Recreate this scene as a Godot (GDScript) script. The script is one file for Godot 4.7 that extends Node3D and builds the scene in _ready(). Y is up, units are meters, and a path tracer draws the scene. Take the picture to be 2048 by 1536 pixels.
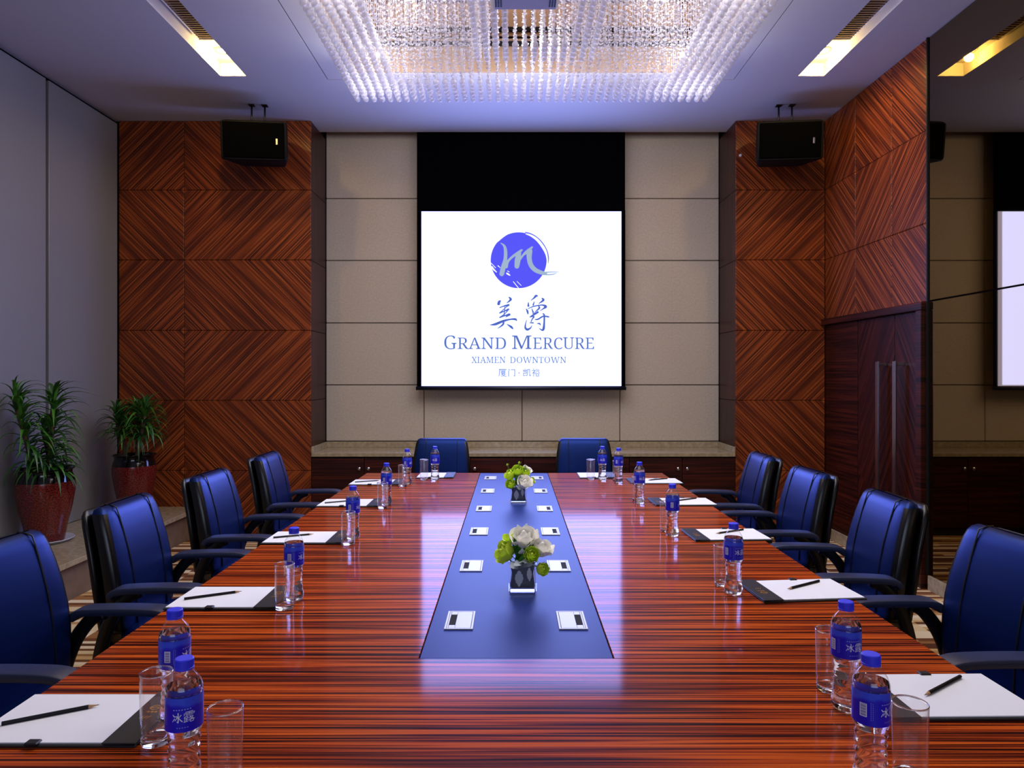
extends Node3D
# A hotel boardroom: long rosewood table, blue-lit leather chairs, crystal chandelier, projection screen.
# World: x to the right, y up, the camera looks along -z; "d" below is the distance in front of the camera (z = -d).

const F := 1400.0          # focal length in pixels of the 2048 x 1536 frame
const EYE := 1.48
const CEIL := 3.8
const TOP := 0.75          # table top
const XL := -3.6           # left wall
const XR := 2.857          # right wall
const DW := 6.4            # wooden piers of the far wall
const DP := 6.91           # padded panels in the niche
const NL := -1.842         # niche, left and right cheeks
const NR := 2.04

var M := {}
var taken := {}
var rng := RandomNumberGenerator.new()


class MB:
	var st := SurfaceTool.new()
	var U := Vector3.RIGHT
	var V := Vector3.DOWN
	var off := Vector2.ZERO

	func _init() -> void:
		st.begin(Mesh.PRIMITIVE_TRIANGLES)
		st.set_smooth_group(-1)

	func smooth(g: int) -> void:
		st.set_smooth_group(g)

	func one(p: Vector3) -> void:
		st.set_uv(Vector2(p.dot(U), p.dot(V)) + off)
		st.add_vertex(p)

	func tri(a: Vector3, b: Vector3, c: Vector3) -> void:
		if (b - a).cross(c - a).length_squared() < 1e-16:
			return
		one(a)
		one(c)
		one(b)

	func quad(a: Vector3, b: Vector3, c: Vector3, d: Vector3) -> void:
		tri(a, b, c)
		tri(a, c, d)

	func triuv(a: Vector3, b: Vector3, c: Vector3, ua: Vector2, ub: Vector2, uc: Vector2) -> void:
		if (b - a).cross(c - a).length_squared() < 1e-16:
			return
		st.set_uv(ua)
		st.add_vertex(a)
		st.set_uv(uc)
		st.add_vertex(c)
		st.set_uv(ub)
		st.add_vertex(b)

	func box(c: Vector3, s: Vector3, bev := 0.0) -> void:
		hexa(c, Basis.IDENTITY, s, bev)

	func hexa(c: Vector3, b: Basis, s: Vector3, bev := 0.0) -> void:
		var h := s * 0.5
		var e: float = min(bev, min(h.x, min(h.y, h.z)) * 0.9)
		st.set_smooth_group(-1)
		var q := func(x: float, y: float, z: float) -> Vector3: return c + b * Vector3(x, y, z)
		for k in 3:
			for sg in [-1.0, 1.0]:
				var i := (k + 1) % 3
				var j := (k + 2) % 3
				var pts := []
				for t in [[-1, -1], [1, -1], [1, 1], [-1, 1]]:
					var p := Vector3.ZERO
					p[k] = sg * h[k]
					p[i] = t[0] * (h[i] - e)
					p[j] = t[1] * (h[j] - e)
					pts.append(c + b * p)
				if sg > 0:
					quad(pts[0], pts[1], pts[2], pts[3])
				else:
					quad(pts[3], pts[2], pts[1], pts[0])
		if e <= 0.0:
			return
		for k in 3:  # edges along axis k
			var i := (k + 1) % 3
			var j := (k + 2) % 3
			for si in [-1.0, 1.0]:
				for sj in [-1.0, 1.0]:
					var pts := []
					for t in [[0, -1], [1, -1], [1, 1], [0, 1]]:
						var p := Vector3.ZERO
						p[k] = t[1] * (h[k] - e)
						p[i] = si * (h[i] if t[0] == 0 else h[i] - e)
						p[j] = sj * (h[j] - e if t[0] == 0 else h[j])
						pts.append(c + b * p)
					if si * sj > 0:
						quad(pts[0], pts[1], pts[2], pts[3])
					else:
						quad(pts[3], pts[2], pts[1], pts[0])
		for sx in [-1.0, 1.0]:
			for sy in [-1.0, 1.0]:
				for sz in [-1.0, 1.0]:
					var a: Vector3 = q.call(sx * h.x, sy * (h.y - e), sz * (h.z - e))
					var d: Vector3 = q.call(sx * (h.x - e), sy * h.y, sz * (h.z - e))
					var f: Vector3 = q.call(sx * (h.x - e), sy * (h.y - e), sz * h.z)
					if sx * sy * sz > 0:
						tri(a, d, f)
					else:
						tri(a, f, d)

	# rings run counter-clockwise round the direction they follow each other in
	func loft(rings: Array, caps := true, g := 0) -> void:
		st.set_smooth_group(g)
		var n: int = rings[0].size()
		for i in rings.size() - 1:
			var a = rings[i]
			var b = rings[i + 1]
			for j in n:
				var k := (j + 1) % n
				quad(a[j], a[k], b[k], b[j])
		if caps:
			for e in [0, rings.size() - 1]:
				var r = rings[e]
				var m := Vector3.ZERO
				for p in r:
					m += p
				m /= n
				for j in n:
					var k := (j + 1) % n
					if e == 0:
						tri(m, r[k], r[j])
					else:
						tri(m, r[j], r[k])

	func lathe(prof: PackedVector2Array, n := 24, at := Vector3.ZERO, sharp := 0.6) -> void:
		var g := 0
		st.set_smooth_group(0)
		var total := 0.0
		for i in prof.size() - 1:
			total += prof[i].distance_to(prof[i + 1])
		var run := 0.0
		for i in prof.size() - 1:
			var p := prof[i]
			var q := prof[i + 1]
			if i > 0 and absf((p - prof[i - 1]).angle_to(q - p)) > sharp:
				g += 1
				st.set_smooth_group(g)
			var v0 := 1.0 - run / total
			run += p.distance_to(q)
			var v1 := 1.0 - run / total
			for j in n:
				var a := TAU * j / n
				var b := TAU * (j + 1) / n if j < n - 1 else 0.0
				var pa := at + Vector3(p.x * sin(a), p.y, p.x * cos(a))
				var pb := at + Vector3(p.x * sin(b), p.y, p.x * cos(b))
				var qa := at + Vector3(q.x * sin(a), q.y, q.x * cos(a))
				var qb := at + Vector3(q.x * sin(b), q.y, q.x * cos(b))
				var u0 := float(j) / n
				var u1 := float(j + 1) / n
				triuv(pa, pb, qb, Vector2(u0, v0), Vector2(u1, v0), Vector2(u1, v1))
				triuv(pa, qb, qa, Vector2(u0, v0), Vector2(u1, v1), Vector2(u0, v1))

	func sweep(path: Array, sec: PackedVector2Array, hint: Vector3, scales: Array = [], g := 0) -> void:
		var rings := []
		for i in path.size():
			var t: Vector3 = (path[min(i + 1, path.size() - 1)] - path[max(i - 1, 0)]).normalized()
			var y := (hint - t * hint.dot(t)).normalized()
			var x := y.cross(t)
			var s: float = scales[i] if scales.size() else 1.0
			var r := PackedVector3Array()
			for q in sec:
				r.append(path[i] + x * q.x * s + y * q.y * s)
			rings.append(r)
		loft(rings, true, g)

	# an open sheet: rows of points; both sides show
	func sheet(rows: Array, g := 0) -> void:
		st.set_smooth_group(g)
		var m: int = rows.size() - 1
		for i in m:
			var n: int = rows[i].size() - 1
			for j in n:
				var a: Vector3 = rows[i][j]
				var b: Vector3 = rows[i][j + 1]
				var c: Vector3 = rows[i + 1][j + 1]
				var d: Vector3 = rows[i + 1][j]
				var ua := Vector2(float(j) / n, float(i) / m)
				var uc := Vector2(float(j + 1) / n, float(i + 1) / m)
				triuv(a, b, c, ua, Vector2(uc.x, ua.y), uc)
				triuv(a, c, d, ua, uc, Vector2(ua.x, uc.y))

	func ball(c: Vector3, r: Vector3, n := 10, m := 7, g := 0) -> void:
		var p := PackedVector2Array()
		st.set_smooth_group(g)
		for i in m + 1:
			var a := PI * i / m - PI / 2
			p.append(Vector2(cos(a) if i > 0 and i < m else 0.0, sin(a)))
		for i in m:
			for j in n:
				var a := TAU * j / n
				var b := TAU * ((j + 1) % n) / n
				var f := func(k: int, w: float) -> Vector3: return c + Vector3(p[k].x * sin(w), p[k].y, p[k].x * cos(w)) * r
				quad(f.call(i, a), f.call(i, b), f.call(i + 1, b), f.call(i + 1, a))

	func done() -> ArrayMesh:
		st.generate_normals()
		st.index()
		return st.commit()


func srect(w: float, h: float, e := 4.0, n := 24) -> PackedVector2Array:
	var out := PackedVector2Array()
	for i in n:
		var a := TAU * i / n
		var c := cos(a)
		var s := sin(a)
		out.append(Vector2(signf(c) * pow(absf(c), 2.0 / e) * w / 2, signf(s) * pow(absf(s), 2.0 / e) * h / 2))
	return out


func circle(r: float, n := 10) -> PackedVector2Array:
	return srect(2 * r, 2 * r, 2.0, n)


func curve(pts: Array, n := 6) -> Array:  # Catmull-Rom through the points
	var out := []
	for i in pts.size() - 1:
		for k in n:
			out.append(pts[i].cubic_interpolate(pts[i + 1], pts[max(i - 1, 0)], pts[min(i + 2, pts.size() - 1)], float(k) / n))
	out.append(pts[-1])
	return out


func P(x: float, y: float, d: float) -> Vector3:
	return Vector3(x, y, -d)


# ---------------------------------------------------------------- naming
func numbered(called: String) -> String:
	var k: int = taken.get(called, 0)
	taken[called] = k + 1
	return called if k == 0 else "%s_%03d" % [called, k]


func tag(o: Node, label: String, category: String, group := "", kind := "") -> void:
	o.set_meta("label", label)
	o.set_meta("category", category)
	if group:
		o.set_meta("group", group)
	if kind:
		o.set_meta("kind", kind)


func thing(called: String, label: String, category: String, at := Vector3.ZERO, turn := 0.0, group := "", kind := "") -> Node3D:
	var o := Node3D.new()
	o.name = numbered(called)
	add_child(o, true)
	o.position = at
	o.rotation.y = turn
	tag(o, label, category, group, kind)
	return o


func part(called: String, mesh: Mesh, m: Material, parent: Node, at := Vector3.ZERO) -> MeshInstance3D:
	var o := MeshInstance3D.new()
	o.name = called if parent != self else numbered(called)
	o.mesh = mesh
	o.material_override = m
	o.position = at
	parent.add_child(o, true)
	return o


func dup(src: Node3D, label: String, at: Vector3, turn := 0.0) -> Node3D:
	var o: Node3D = src.duplicate()
	o.name = numbered(String(src.name))
	add_child(o, true)
	o.position = at
	o.rotation.y = turn
	o.set_meta("label", label)
	return o


func bx(c: Vector3, s: Vector3, bev := 0.0, u := Vector3.RIGHT, v := Vector3.DOWN, off := Vector2.ZERO) -> ArrayMesh:
	var b := MB.new()
	b.U = u
	b.V = v
	b.off = off
	b.box(c, s, bev)
	return b.done()


# ---------------------------------------------------------------- materials
func mat(c: Color, rough := 0.6, metal := 0.0, spec := 0.5) -> StandardMaterial3D:
	var m := StandardMaterial3D.new()
	m.albedo_color = c
	m.roughness = rough
	m.metallic = metal
	m.metallic_specular = spec
	return m


func glow(c: Color, e: float) -> StandardMaterial3D:
	var m := mat(Color(0.9, 0.9, 0.9), 0.5)
	m.emission_enabled = true
	m.emission = c
	m.emission_energy_multiplier = e
	return m


func noise_tex(freq: float, a: Color, b: Color, size := 256, oct := 4, sd := 1) -> NoiseTexture2D:
	var n := FastNoiseLite.new()
	n.seed = sd
	n.frequency = freq
	n.fractal_octaves = oct
	var t := NoiseTexture2D.new()
	t.width = size
	t.height = size
	t.seamless = true
	t.noise = n
	var g := Gradient.new()
	g.set_color(0, a)
	g.set_color(1, b)
	t.color_ramp = g
	return t


func bump_tex(freq: float, size := 256, sd := 3) -> NoiseTexture2D:
	var n := FastNoiseLite.new()
	n.seed = sd
	n.frequency = freq
	n.fractal_octaves = 3
	var t := NoiseTexture2D.new()
	t.width = size
	t.height = size
	t.seamless = true
	t.noise = n
	t.as_normal_map = true
	t.bump_strength = 3.0
	return t


func triplanar(m: StandardMaterial3D, scale: float) -> StandardMaterial3D:
	m.uv1_triplanar = true
	m.uv1_scale = Vector3.ONE * scale
	return m


const WU := 256
const WV := 2048


func wood_values() -> PackedFloat32Array:
	var out := PackedFloat32Array()
	out.resize(WU * WV)
	var a := FastNoiseLite.new()
	a.seed = 11
	a.frequency = 1.0 / 34.0
	a.fractal_type = FastNoiseLite.FRACTAL_NONE
	var b := FastNoiseLite.new()
	b.seed = 5
	b.frequency = 1.0 / 11.0
	b.fractal_type = FastNoiseLite.FRACTAL_NONE
	var c := FastNoiseLite.new()
	c.seed = 8
	c.frequency = 1.0 / 4.5
	c.fractal_type = FastNoiseLite.FRACTAL_NONE
	var r := WV / TAU
	for y in WV:
		var cx := cos(TAU * y / WV) * r
		var cy := sin(TAU * y / WV) * r
		for x in WU:
			out[y * WU + x] = 0.5 * a.get_noise_3d(cx, cy, x * 0.28) + 0.6 * b.get_noise_3d(cx, cy, x * 0.13) + 0.42 * c.get_noise_3d(cx, cy, x * 0.08)
	return out


func wood_image(h: PackedFloat32Array, dark: Color, mid: Color, light: Color, gain: float, bias: float) -> ImageTexture:
	var d := PackedByteArray()
	d.resize(WU * WV * 3)
	for i in WU * WV:
		var t := clampf(bias + gain * h[i], 0.0, 1.0)
		var c := dark.lerp(mid, t * 2.0) if t < 0.5 else mid.lerp(light, t * 2.0 - 1.0)
		d[i * 3] = int(c.r * 255.0)
		d[i * 3 + 1] = int(c.g * 255.0)
		d[i * 3 + 2] = int(c.b * 255.0)
	return ImageTexture.create_from_image(Image.create_from_data(WU, WV, false, Image.FORMAT_RGB8, d))


func wood_mat(t: Texture2D, rough: float, coat: float, coat_rough: float) -> StandardMaterial3D:
	var m := mat(Color.WHITE, rough)
	m.albedo_texture = t
	m.uv1_scale = Vector3(1.0 / 2.4, 0.5, 1.0)   # the picture covers 2.4 m along the grain, 2 m across
	if coat > 0.0:
		m.clearcoat_enabled = true
		m.clearcoat = coat
		m.clearcoat_roughness = coat_rough
	return m


func carpet_tex() -> ImageTexture:
	var im := Image.create(768, 768, false, Image.FORMAT_RGB8)
	var r := RandomNumberGenerator.new()
	r.seed = 4
	var cols := [Color8(196, 160, 104), Color8(150, 104, 62), Color8(112, 70, 42), Color8(214, 188, 140), Color8(172, 132, 80), Color8(92, 56, 36), Color8(224, 204, 166)]
	var y := 0
	while y < 768:
		var h := r.randi_range(9, 15)
		var x := 0
		var last := -1
		while x < 768:
			var w := r.randi_range(110, 420)
			var k := r.randi_range(0, 6)
			if k == last:
				k = (k + 3) % 7
			last = k
			im.fill_rect(Rect2i(x, y, w, h), cols[k])
			x += w
		y += h
	return ImageTexture.create_from_image(im)


# strokes with a width at every point, painted into a picture: each stroke is "x,y,w x,y,w ..."
func paint(im: Image, strokes: Array, col: Color, k: float, at: Vector2, wk := 1.0) -> void:
	for s: String in strokes:
		var pts := []
		for w in s.split(" "):
			var f := w.split(",")
			pts.append(Vector3((float(f[0]) * k + at.x), (float(f[1]) * k + at.y), maxf(0.9, float(f[2]) * k * wk)))
		var fine := curve(pts, 5) if pts.size() > 2 else pts
		for i in fine.size() - 1:
			dash(im, fine[i], fine[i + 1], col)


func dash(im: Image, a: Vector3, b: Vector3, col: Color) -> void:
	var w: float = max(a.z, b.z) / 2 + 1
	var p := Vector2(a.x, a.y)
	var q := Vector2(b.x, b.y)
	var l := maxf((q - p).length_squared(), 1e-6)
	for y in range(maxi(0, int(minf(p.y, q.y) - w)), mini(im.get_height(), int(maxf(p.y, q.y) + w) + 2)):
		for x in range(maxi(0, int(minf(p.x, q.x) - w)), mini(im.get_width(), int(maxf(p.x, q.x) + w) + 2)):
			var v := Vector2(x + 0.5, y + 0.5)
			var t := clampf((v - p).dot(q - p) / l, 0.0, 1.0)
			var cover := clampf(lerpf(a.z, b.z, t) / 2 - v.distance_to(p.lerp(q, t)) + 0.5, 0.0, 1.0)
			if cover > 0.0:
				im.set_pixel(x, y, im.get_pixel(x, y).lerp(col, cover))


func disc(im: Image, c: Vector2, r: float, col: Color) -> void:
	dash(im, Vector3(c.x, c.y, 2 * r), Vector3(c.x + 0.01, c.y, 2 * r), col)


const ICE := ["12,20,8 26,36,12", "8,84,6 28,56,9", "60,6,10 60,88,10 48,80,5", "32,36,8 52,36,8 46,54,8 30,74,6", "86,24,8 66,46,6", "64,44,7 76,64,9 95,84,10"]
const DEW := ["20,6,6 80,6,6", "10,18,6 8,34,6", "10,18,6 92,18,6 86,32,6", "50,6,6 50,42,6", "22,26,5 40,28,5", "22,36,5 40,37,5", "60,27,5 78,27,5", "60,37,5 78,37,5",
	"12,48,6 36,48,6 36,60,6 12,60,6 12,48,6", "25,60,6 25,88,6", "25,73,6 40,73,6", "12,68,6 12,90,6", "6,92,6 42,86,6", "60,46,6 48,64,6", "58,53,6 82,52,6 68,68,6 50,78,6", "58,57,6 76,70,6 94,78,7", "58,78,6 84,78,6 84,94,6 58,94,6 58,78,6"]
const XIA := ["10,10,8 92,10,8", "14,10,8 12,60,8 4,94,5", "26,24,7 88,24,7", "36,34,6 78,34,6", "78,34,6 78,60,6", "78,60,6 36,60,6", "36,60,6 36,34,6", "36,43,5 78,43,5", "36,51,5 78,51,5", "50,62,6 28,84,5", "42,70,6 80,70,6 62,86,6 30,97,5", "46,74,6 68,90,6 94,97,7"]
const MEN := ["14,8,7 26,20,8", "14,28,8 14,95,8", "42,14,7 88,14,8", "88,14,8 88,92,8", "88,92,8 76,88,5"]
const KAI := ["30,6,7 30,28,7", "10,14,7 10,28,7", "10,28,7 50,28,7", "50,28,7 50,14,7", "10,40,7 48,40,7", "48,40,7 48,58,7", "48,58,7 12,58,7", "12,58,7 12,88,7", "12,88,7 52,80,6", "62,12,7 60,60,7 52,95,5", "62,12,7 86,12,7", "86,12,7 86,86,7", "86,88,7 97,88,7", "97,88,6 97,74,5"]
const YU := ["22,4,7 30,16,7", "6,26,7 42,26,7", "42,26,7 8,62,5", "25,44,7 25,97,7", "42,40,6 30,52,5", "30,54,5 45,66,6", "62,8,7 48,30,5", "74,8,6 93,30,7", "70,24,6 46,58,5", "70,24,6 97,56,7", "56,62,7 86,62,7", "86,62,7 86,92,7", "86,92,7 56,92,7", "56,92,7 56,62,7"]
const MEI := ["318,238,36 330,200,30 352,188,12", "498,128,16 524,165,28 456,225,6", "340,300,12 420,272,16 488,258,26", "488,258,20 440,300,10 338,394,14", "338,394,16 420,360,14 484,332,24", "484,332,18 430,400,10 340,470,16", "340,470,14 430,438,16 502,420,28 440,462,8", "428,262,10 410,444,14",
	"170,597,5 262,585,30 400,530,28 520,502,18 600,500,26 624,520,14", "405,530,18 390,592,22 304,656,6", "460,585,6 530,630,28 560,662,14"]
const JUE := ["870,178,6 925,135,20 955,102,28 985,105,8", "1060,145,16 1080,175,28 1000,236,6", "825,215,10 825,272,26", "925,205,10 908,256,20", "820,320,8 920,280,14 1060,258,16 1120,285,34 1080,320,16 1025,355,6", "790,325,10 810,365,24 818,408,14", "1000,275,12 1010,312,22 940,376,8", "885,325,10 905,376,20",
	"985,380,26 900,430,18 850,462,8", "895,400,10 975,392,14 905,440,10", "850,462,10 920,455,16 890,500,14 870,545,10", "850,560,10 905,562,18", "795,515,6 775,590,14 775,650,24 810,676,28 860,650,16 885,610,6", "940,505,10 990,500,18 1080,450,18 1170,460,18", "1070,405,10 1095,430,20 1095,560,22 1085,660,30 1060,686,20 1010,655,6", "980,575,10 1015,575,18 1030,598,10"]
const SWASH := ["400,445,14 465,500,45 490,600,64 485,760,72 450,900,92 418,1035,92", "505,900,60 535,800,50 620,710,46 720,640,56 800,580,40", "750,640,80 725,760,112 708,890,92", "760,770,40 830,675,40 890,620,60 1000,525,36", "950,600,110 945,740,96 980,870,90 1060,960,86 1170,1010,76 1260,1030,60", "1230,1010,26 1330,1003,20 1450,1000,14 1530,1000,5", "1200,1050,22 1330,1052,22 1420,1040,18 1470,1015,6"]
const SCRATCH := ["215,830,12 300,920,12", "232,900,26 262,950,30 318,1002,14", "345,880,16 385,915,12", "530,980,14 562,1002,10", "515,1025,26 545,1045,30 578,1066,12", "640,1185,12 740,1310,14", "710,1180,10 790,1260,10", "330,424,16 450,318,26 590,238,10", "880,272,12 980,310,24 1100,400,30 1200,530,32 1270,660,32 1296,780,34 1290,900,22"]


func screen_tex() -> ImageTexture:
	var im := Image.create(1100, 960, false, Image.FORMAT_RGB8)
	im.fill(Color.WHITE)
	var k := 2.75
	var o := Vector2((960 - 843) * k, (440 - 423) * k)
	var s := k / 9.6
	var blue := Color(0.285, 0.272, 0.622)
	disc(im, Vector2(742, 775) * s + o, 536 * s, blue)
	paint(im, SCRATCH, Color.WHITE, s, o)
	paint(im, ["870,240,16 960,262,20 1080,325,16 1190,432,18 1280,580,16 1312,720,18 1308,830,8"], blue, s, o)
	var r := RandomNumberGenerator.new()
	r.seed = 2
	for i in 46:
		var a := r.randf() * TAU
		disc(im, (Vector2(742, 820) + Vector2(cos(a), sin(a)) * 450 * sqrt(r.randf())) * s + o, r.randf_range(0.5, 1.3), Color(0.5, 0.5, 0.8))
	paint(im, SWASH, Color(0.576, 0.638, 0.513), s, o)
	o = Vector2((960 - 843) * k, (580 - 423) * k)
	s = k / 8.533
	paint(im, MEI, Color(0.262, 0.345, 0.473), s, o, 1.35)
	paint(im, JUE, Color(0.262, 0.345, 0.473), s, o, 1.35)
	var x := 997.0
	for g in [XIA, MEN, [], KAI, YU]:
		paint(im, g, Color(0.38, 0.455, 0.48), 16.5 / 100 * k, Vector2((x - 843) * k, (737 - 423) * k))
		x += 18.0 if g.size() else 12.0
	disc(im, Vector2((1038 - 843) * k, (746 - 423) * k), 3.2, Color(0.40, 0.47, 0.48))
	return ImageTexture.create_from_image(im)


func label_tex() -> ImageTexture:
	var im := Image.create(704, 208, false, Image.FORMAT_RGB8)
	for y in 208:
		var t := y / 208.0
		for x in 704:
			var w := 40.0 + 9.0 * sin(x / 704.0 * TAU * 2.0) + 4.0 * sin(x / 704.0 * TAU * 7.0)
			im.set_pixel(x, y, Color(0.18, 0.32, 0.92).lerp(Color(0.05, 0.08, 0.80), clampf((y - w) / 24.0, 0.0, 1.0)))
	var white := Color(0.86, 0.9, 0.98)
	for x0 in [-70.0, 282.0, 634.0]:
		paint(im, ICE, white, 0.66, Vector2(x0 - 0.0, 84))
		paint(im, DEW, white, 0.70, Vector2(x0 + 68.0, 82))
		for i in 7:
			im.fill_rect(Rect2i(int(x0) + 10 + i * 16, 66, 9, 6), Color(0.6, 0.68, 0.95))
		for i in 5:
			im.fill_rect(Rect2i(int(x0) + 30 + i * 15, 176, 8, 5), Color(0.55, 0.62, 0.95))
	for x0 in [160, 512]:
		im.fill_rect(Rect2i(x0, 70, 44, 84), white)
		for i in 13:
			im.fill_rect(Rect2i(x0 + 5, 74 + i * 6, 34, 2 + (i * 7) % 3), Color(0.08, 0.1, 0.55))
		for i in 9:
			im.fill_rect(Rect2i(x0 + 66, 60 + i * 13, 3, 8), Color(0.55, 0.62, 0.95))
			im.fill_rect(Rect2i(x0 + 78, 64 + i * 12, 3, 6), Color(0.55, 0.62, 0.95))
	return ImageTexture.create_from_image(im)


func materials() -> void:
	var h := wood_values()
	M.table = wood_mat(wood_image(h, Color8(34, 8, 4), Color8(134, 44, 12), Color8(194, 86, 25), 1.15, 0.53), 0.5, 0.42, 0.09)
	M.table.metallic_specular = 0.1
	M.table.uv1_scale = Vector3(1.0 / 2.4, 0.9, 1.0)
	M.veneer = wood_mat(wood_image(h, Color8(50, 18, 8), Color8(112, 47, 18), Color8(164, 84, 34), 0.95, 0.5), 0.45, 0.15, 0.3)
	M.veneer.metallic_specular = 0.3
	M.veneer.uv1_scale = Vector3(1.0 / 2.4, 1.05, 1.0)
	M.dark_wood = wood_mat(wood_image(h, Color8(24, 7, 5), Color8(54, 17, 10), Color8(76, 27, 15), 0.8, 0.48), 0.4, 0.15, 0.3)
	M.dark_wood.metallic_specular = 0.3
	M.white = mat(Color(0.72, 0.72, 0.75), 0.85)
	M.wall = mat(Color(0.62, 0.60, 0.58), 0.85)
	M.grey_panel = mat(Color(0.50, 0.50, 0.52), 0.3)
	M.gap = mat(Color(0.02, 0.02, 0.025), 0.8)
	M.fabric = triplanar(mat(Color.WHITE, 0.9), 3.0)
	M.fabric.albedo_texture = noise_tex(0.05, Color8(176, 163, 146), Color8(190, 177, 160), 256, 5)
	M.fabric.normal_enabled = true
	M.fabric.normal_texture = bump_tex(0.2)
	M.fabric.normal_scale = 0.15
	M.stone = triplanar(mat(Color.WHITE, 0.18), 1.2)
	M.stone.albedo_texture = noise_tex(0.03, Color8(138, 122, 96), Color8(176, 160, 128), 512, 5, 7)
	M.riser = triplanar(mat(Color.WHITE, 0.5), 1.5)
	M.riser.albedo_texture = noise_tex(0.02, Color8(104, 84, 66), Color8(124, 102, 82), 256, 4, 9)
	M.carpet = mat(Color.WHITE, 0.95, 0.0, 0.2)
	M.carpet.albedo_texture = carpet_tex()
	M.carpet.texture_filter = BaseMaterial3D.TEXTURE_FILTER_NEAREST_WITH_MIPMAPS
	M.carpet.uv1_scale = Vector3(1.0 / 2.4, 1.0 / 2.4, 1.0)
	M.mirror = mat(Color(0.51, 0.44, 0.31), 0.02, 1.0)
	M.bronze = mat(Color(0.80, 0.72, 0.64), 0.05, 1.0)
	M.tan = mat(Color8(176, 148, 118), 0.5)
	M.black = mat(Color(0.025, 0.025, 0.03), 0.6)
	M.cloth = mat(Color(0.01, 0.01, 0.02), 0.95, 0.0, 0.1)
	M.box = mat(Color(0.025, 0.025, 0.04), 0.6, 0.0, 0.25)
	M.leather = triplanar(mat(Color(0.02, 0.125, 0.35), 0.38, 0.72, 0.4), 14.0)
	M.leather.normal_enabled = true
	M.leather.normal_texture = bump_tex(0.12, 256, 5)
	M.leather.normal_scale = 0.12
	M.leather_side = mat(Color(0.02, 0.025, 0.05), 0.3)
	M.arm = mat(Color(0.13, 0.16, 0.27), 0.4)
	M.frame = mat(Color(0.035, 0.035, 0.045), 0.35)
	M.inlay = triplanar(mat(Color(0.03, 0.14, 0.45), 0.42, 0.0, 0.28), 10.0)
	M.inlay.normal_enabled = true
	M.inlay.normal_texture = bump_tex(0.15, 256, 6)
	M.inlay.normal_scale = 0.06
	M.plate = mat(Color(0.78, 0.78, 0.80), 0.35)
	M.brush = mat(Color(0.02, 0.02, 0.03), 0.9)
	M.chrome = mat(Color(0.75, 0.75, 0.78), 0.22, 1.0)
	M.paper = mat(Color(0.90, 0.90, 0.92), 0.85)
	M.folder = triplanar(mat(Color(0.045, 0.055, 0.09), 0.45), 20.0)
	M.folder.normal_enabled = true
	M.folder.normal_texture = bump_tex(0.15, 256, 8)
	M.folder.normal_scale = 0.1
	M.gold = mat(Color(0.85, 0.62, 0.16), 0.35, 0.8)
	M.pencil = mat(Color(0.03, 0.03, 0.05), 0.3)
	M.pencil_wood = mat(Color(0.72, 0.55, 0.38), 0.7)
	M.clear = mat(Color(0.95, 0.97, 1.0, 0.012), 0.02)
	M.clear.transparency = BaseMaterial3D.TRANSPARENCY_ALPHA
	M.water = mat(Color(1, 1, 1, 0.0), 0.0)
	M.water.refraction_enabled = true
	M.water.refraction_scale = 0.033
	M.water.transparency = BaseMaterial3D.TRANSPARENCY_ALPHA
	M.glass = mat(Color(1, 1, 1, 0.0), 0.0)
	M.glass.refraction_enabled = true
	M.glass.refraction_scale = 0.05
	M.glass.transparency = BaseMaterial3D.TRANSPARENCY_ALPHA
	M.cap = mat(Color(0.20, 0.24, 0.95), 0.4)
	M.label = mat(Color.WHITE, 0.35)
	M.label.albedo_texture = label_tex()
	M.bead = mat(Color(0.97, 0.97, 1.0, 0.42), 0.06)
	M.bead.transparency = BaseMaterial3D.TRANSPARENCY_ALPHA
	M.glaze = mat(Color.WHITE, 0.16)
	M.glaze.albedo_texture = noise_tex(0.09, Color8(30, 5, 6), Color8(150, 50, 40), 256, 5, 12)
	M.glaze.uv1_scale = Vector3(3, 2, 1)
	M.glaze_dark = mat(Color(0.03, 0.025, 0.035), 0.1)
	M.soil = mat(Color(0.05, 0.035, 0.025), 0.95)
	M.bark = mat(Color(0.33, 0.26, 0.16), 0.85)
	for i in 3:
		var lf := mat([Color(0.15, 0.36, 0.10), Color(0.25, 0.48, 0.13), Color(0.10, 0.27, 0.09)][i], 0.4)
		lf.backlight_enabled = true
		lf.backlight = Color(0.15, 0.2, 0.08)
		M["leaf%d" % i] = lf
	M.petal = mat(Color(0.98, 0.97, 0.93), 0.6)
	M.petal.backlight_enabled = true
	M.petal.backlight = Color(0.25, 0.25, 0.24)
	M.lime = mat(Color(0.84, 0.94, 0.26), 0.6)
	M.lime.backlight_enabled = true
	M.lime.backlight = Color(0.26, 0.3, 0.1)
	M.green = mat(Color(0.20, 0.44, 0.12), 0.45)
	M.silver = mat(Color(0.72, 0.76, 0.78), 0.8)
	M.murk = mat(Color(0.035, 0.05, 0.035), 0.4)
	M.saucer = mat(Color(0.70, 0.71, 0.76), 0.35)
	M.projector = mat(Color(0.62, 0.60, 0.62), 0.6)
	M.lamp_warm = glow(Color(1.0, 0.88, 0.55), 5.0)
	M.lamp_white = glow(Color(1.0, 0.95, 0.86), 14.0)


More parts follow.
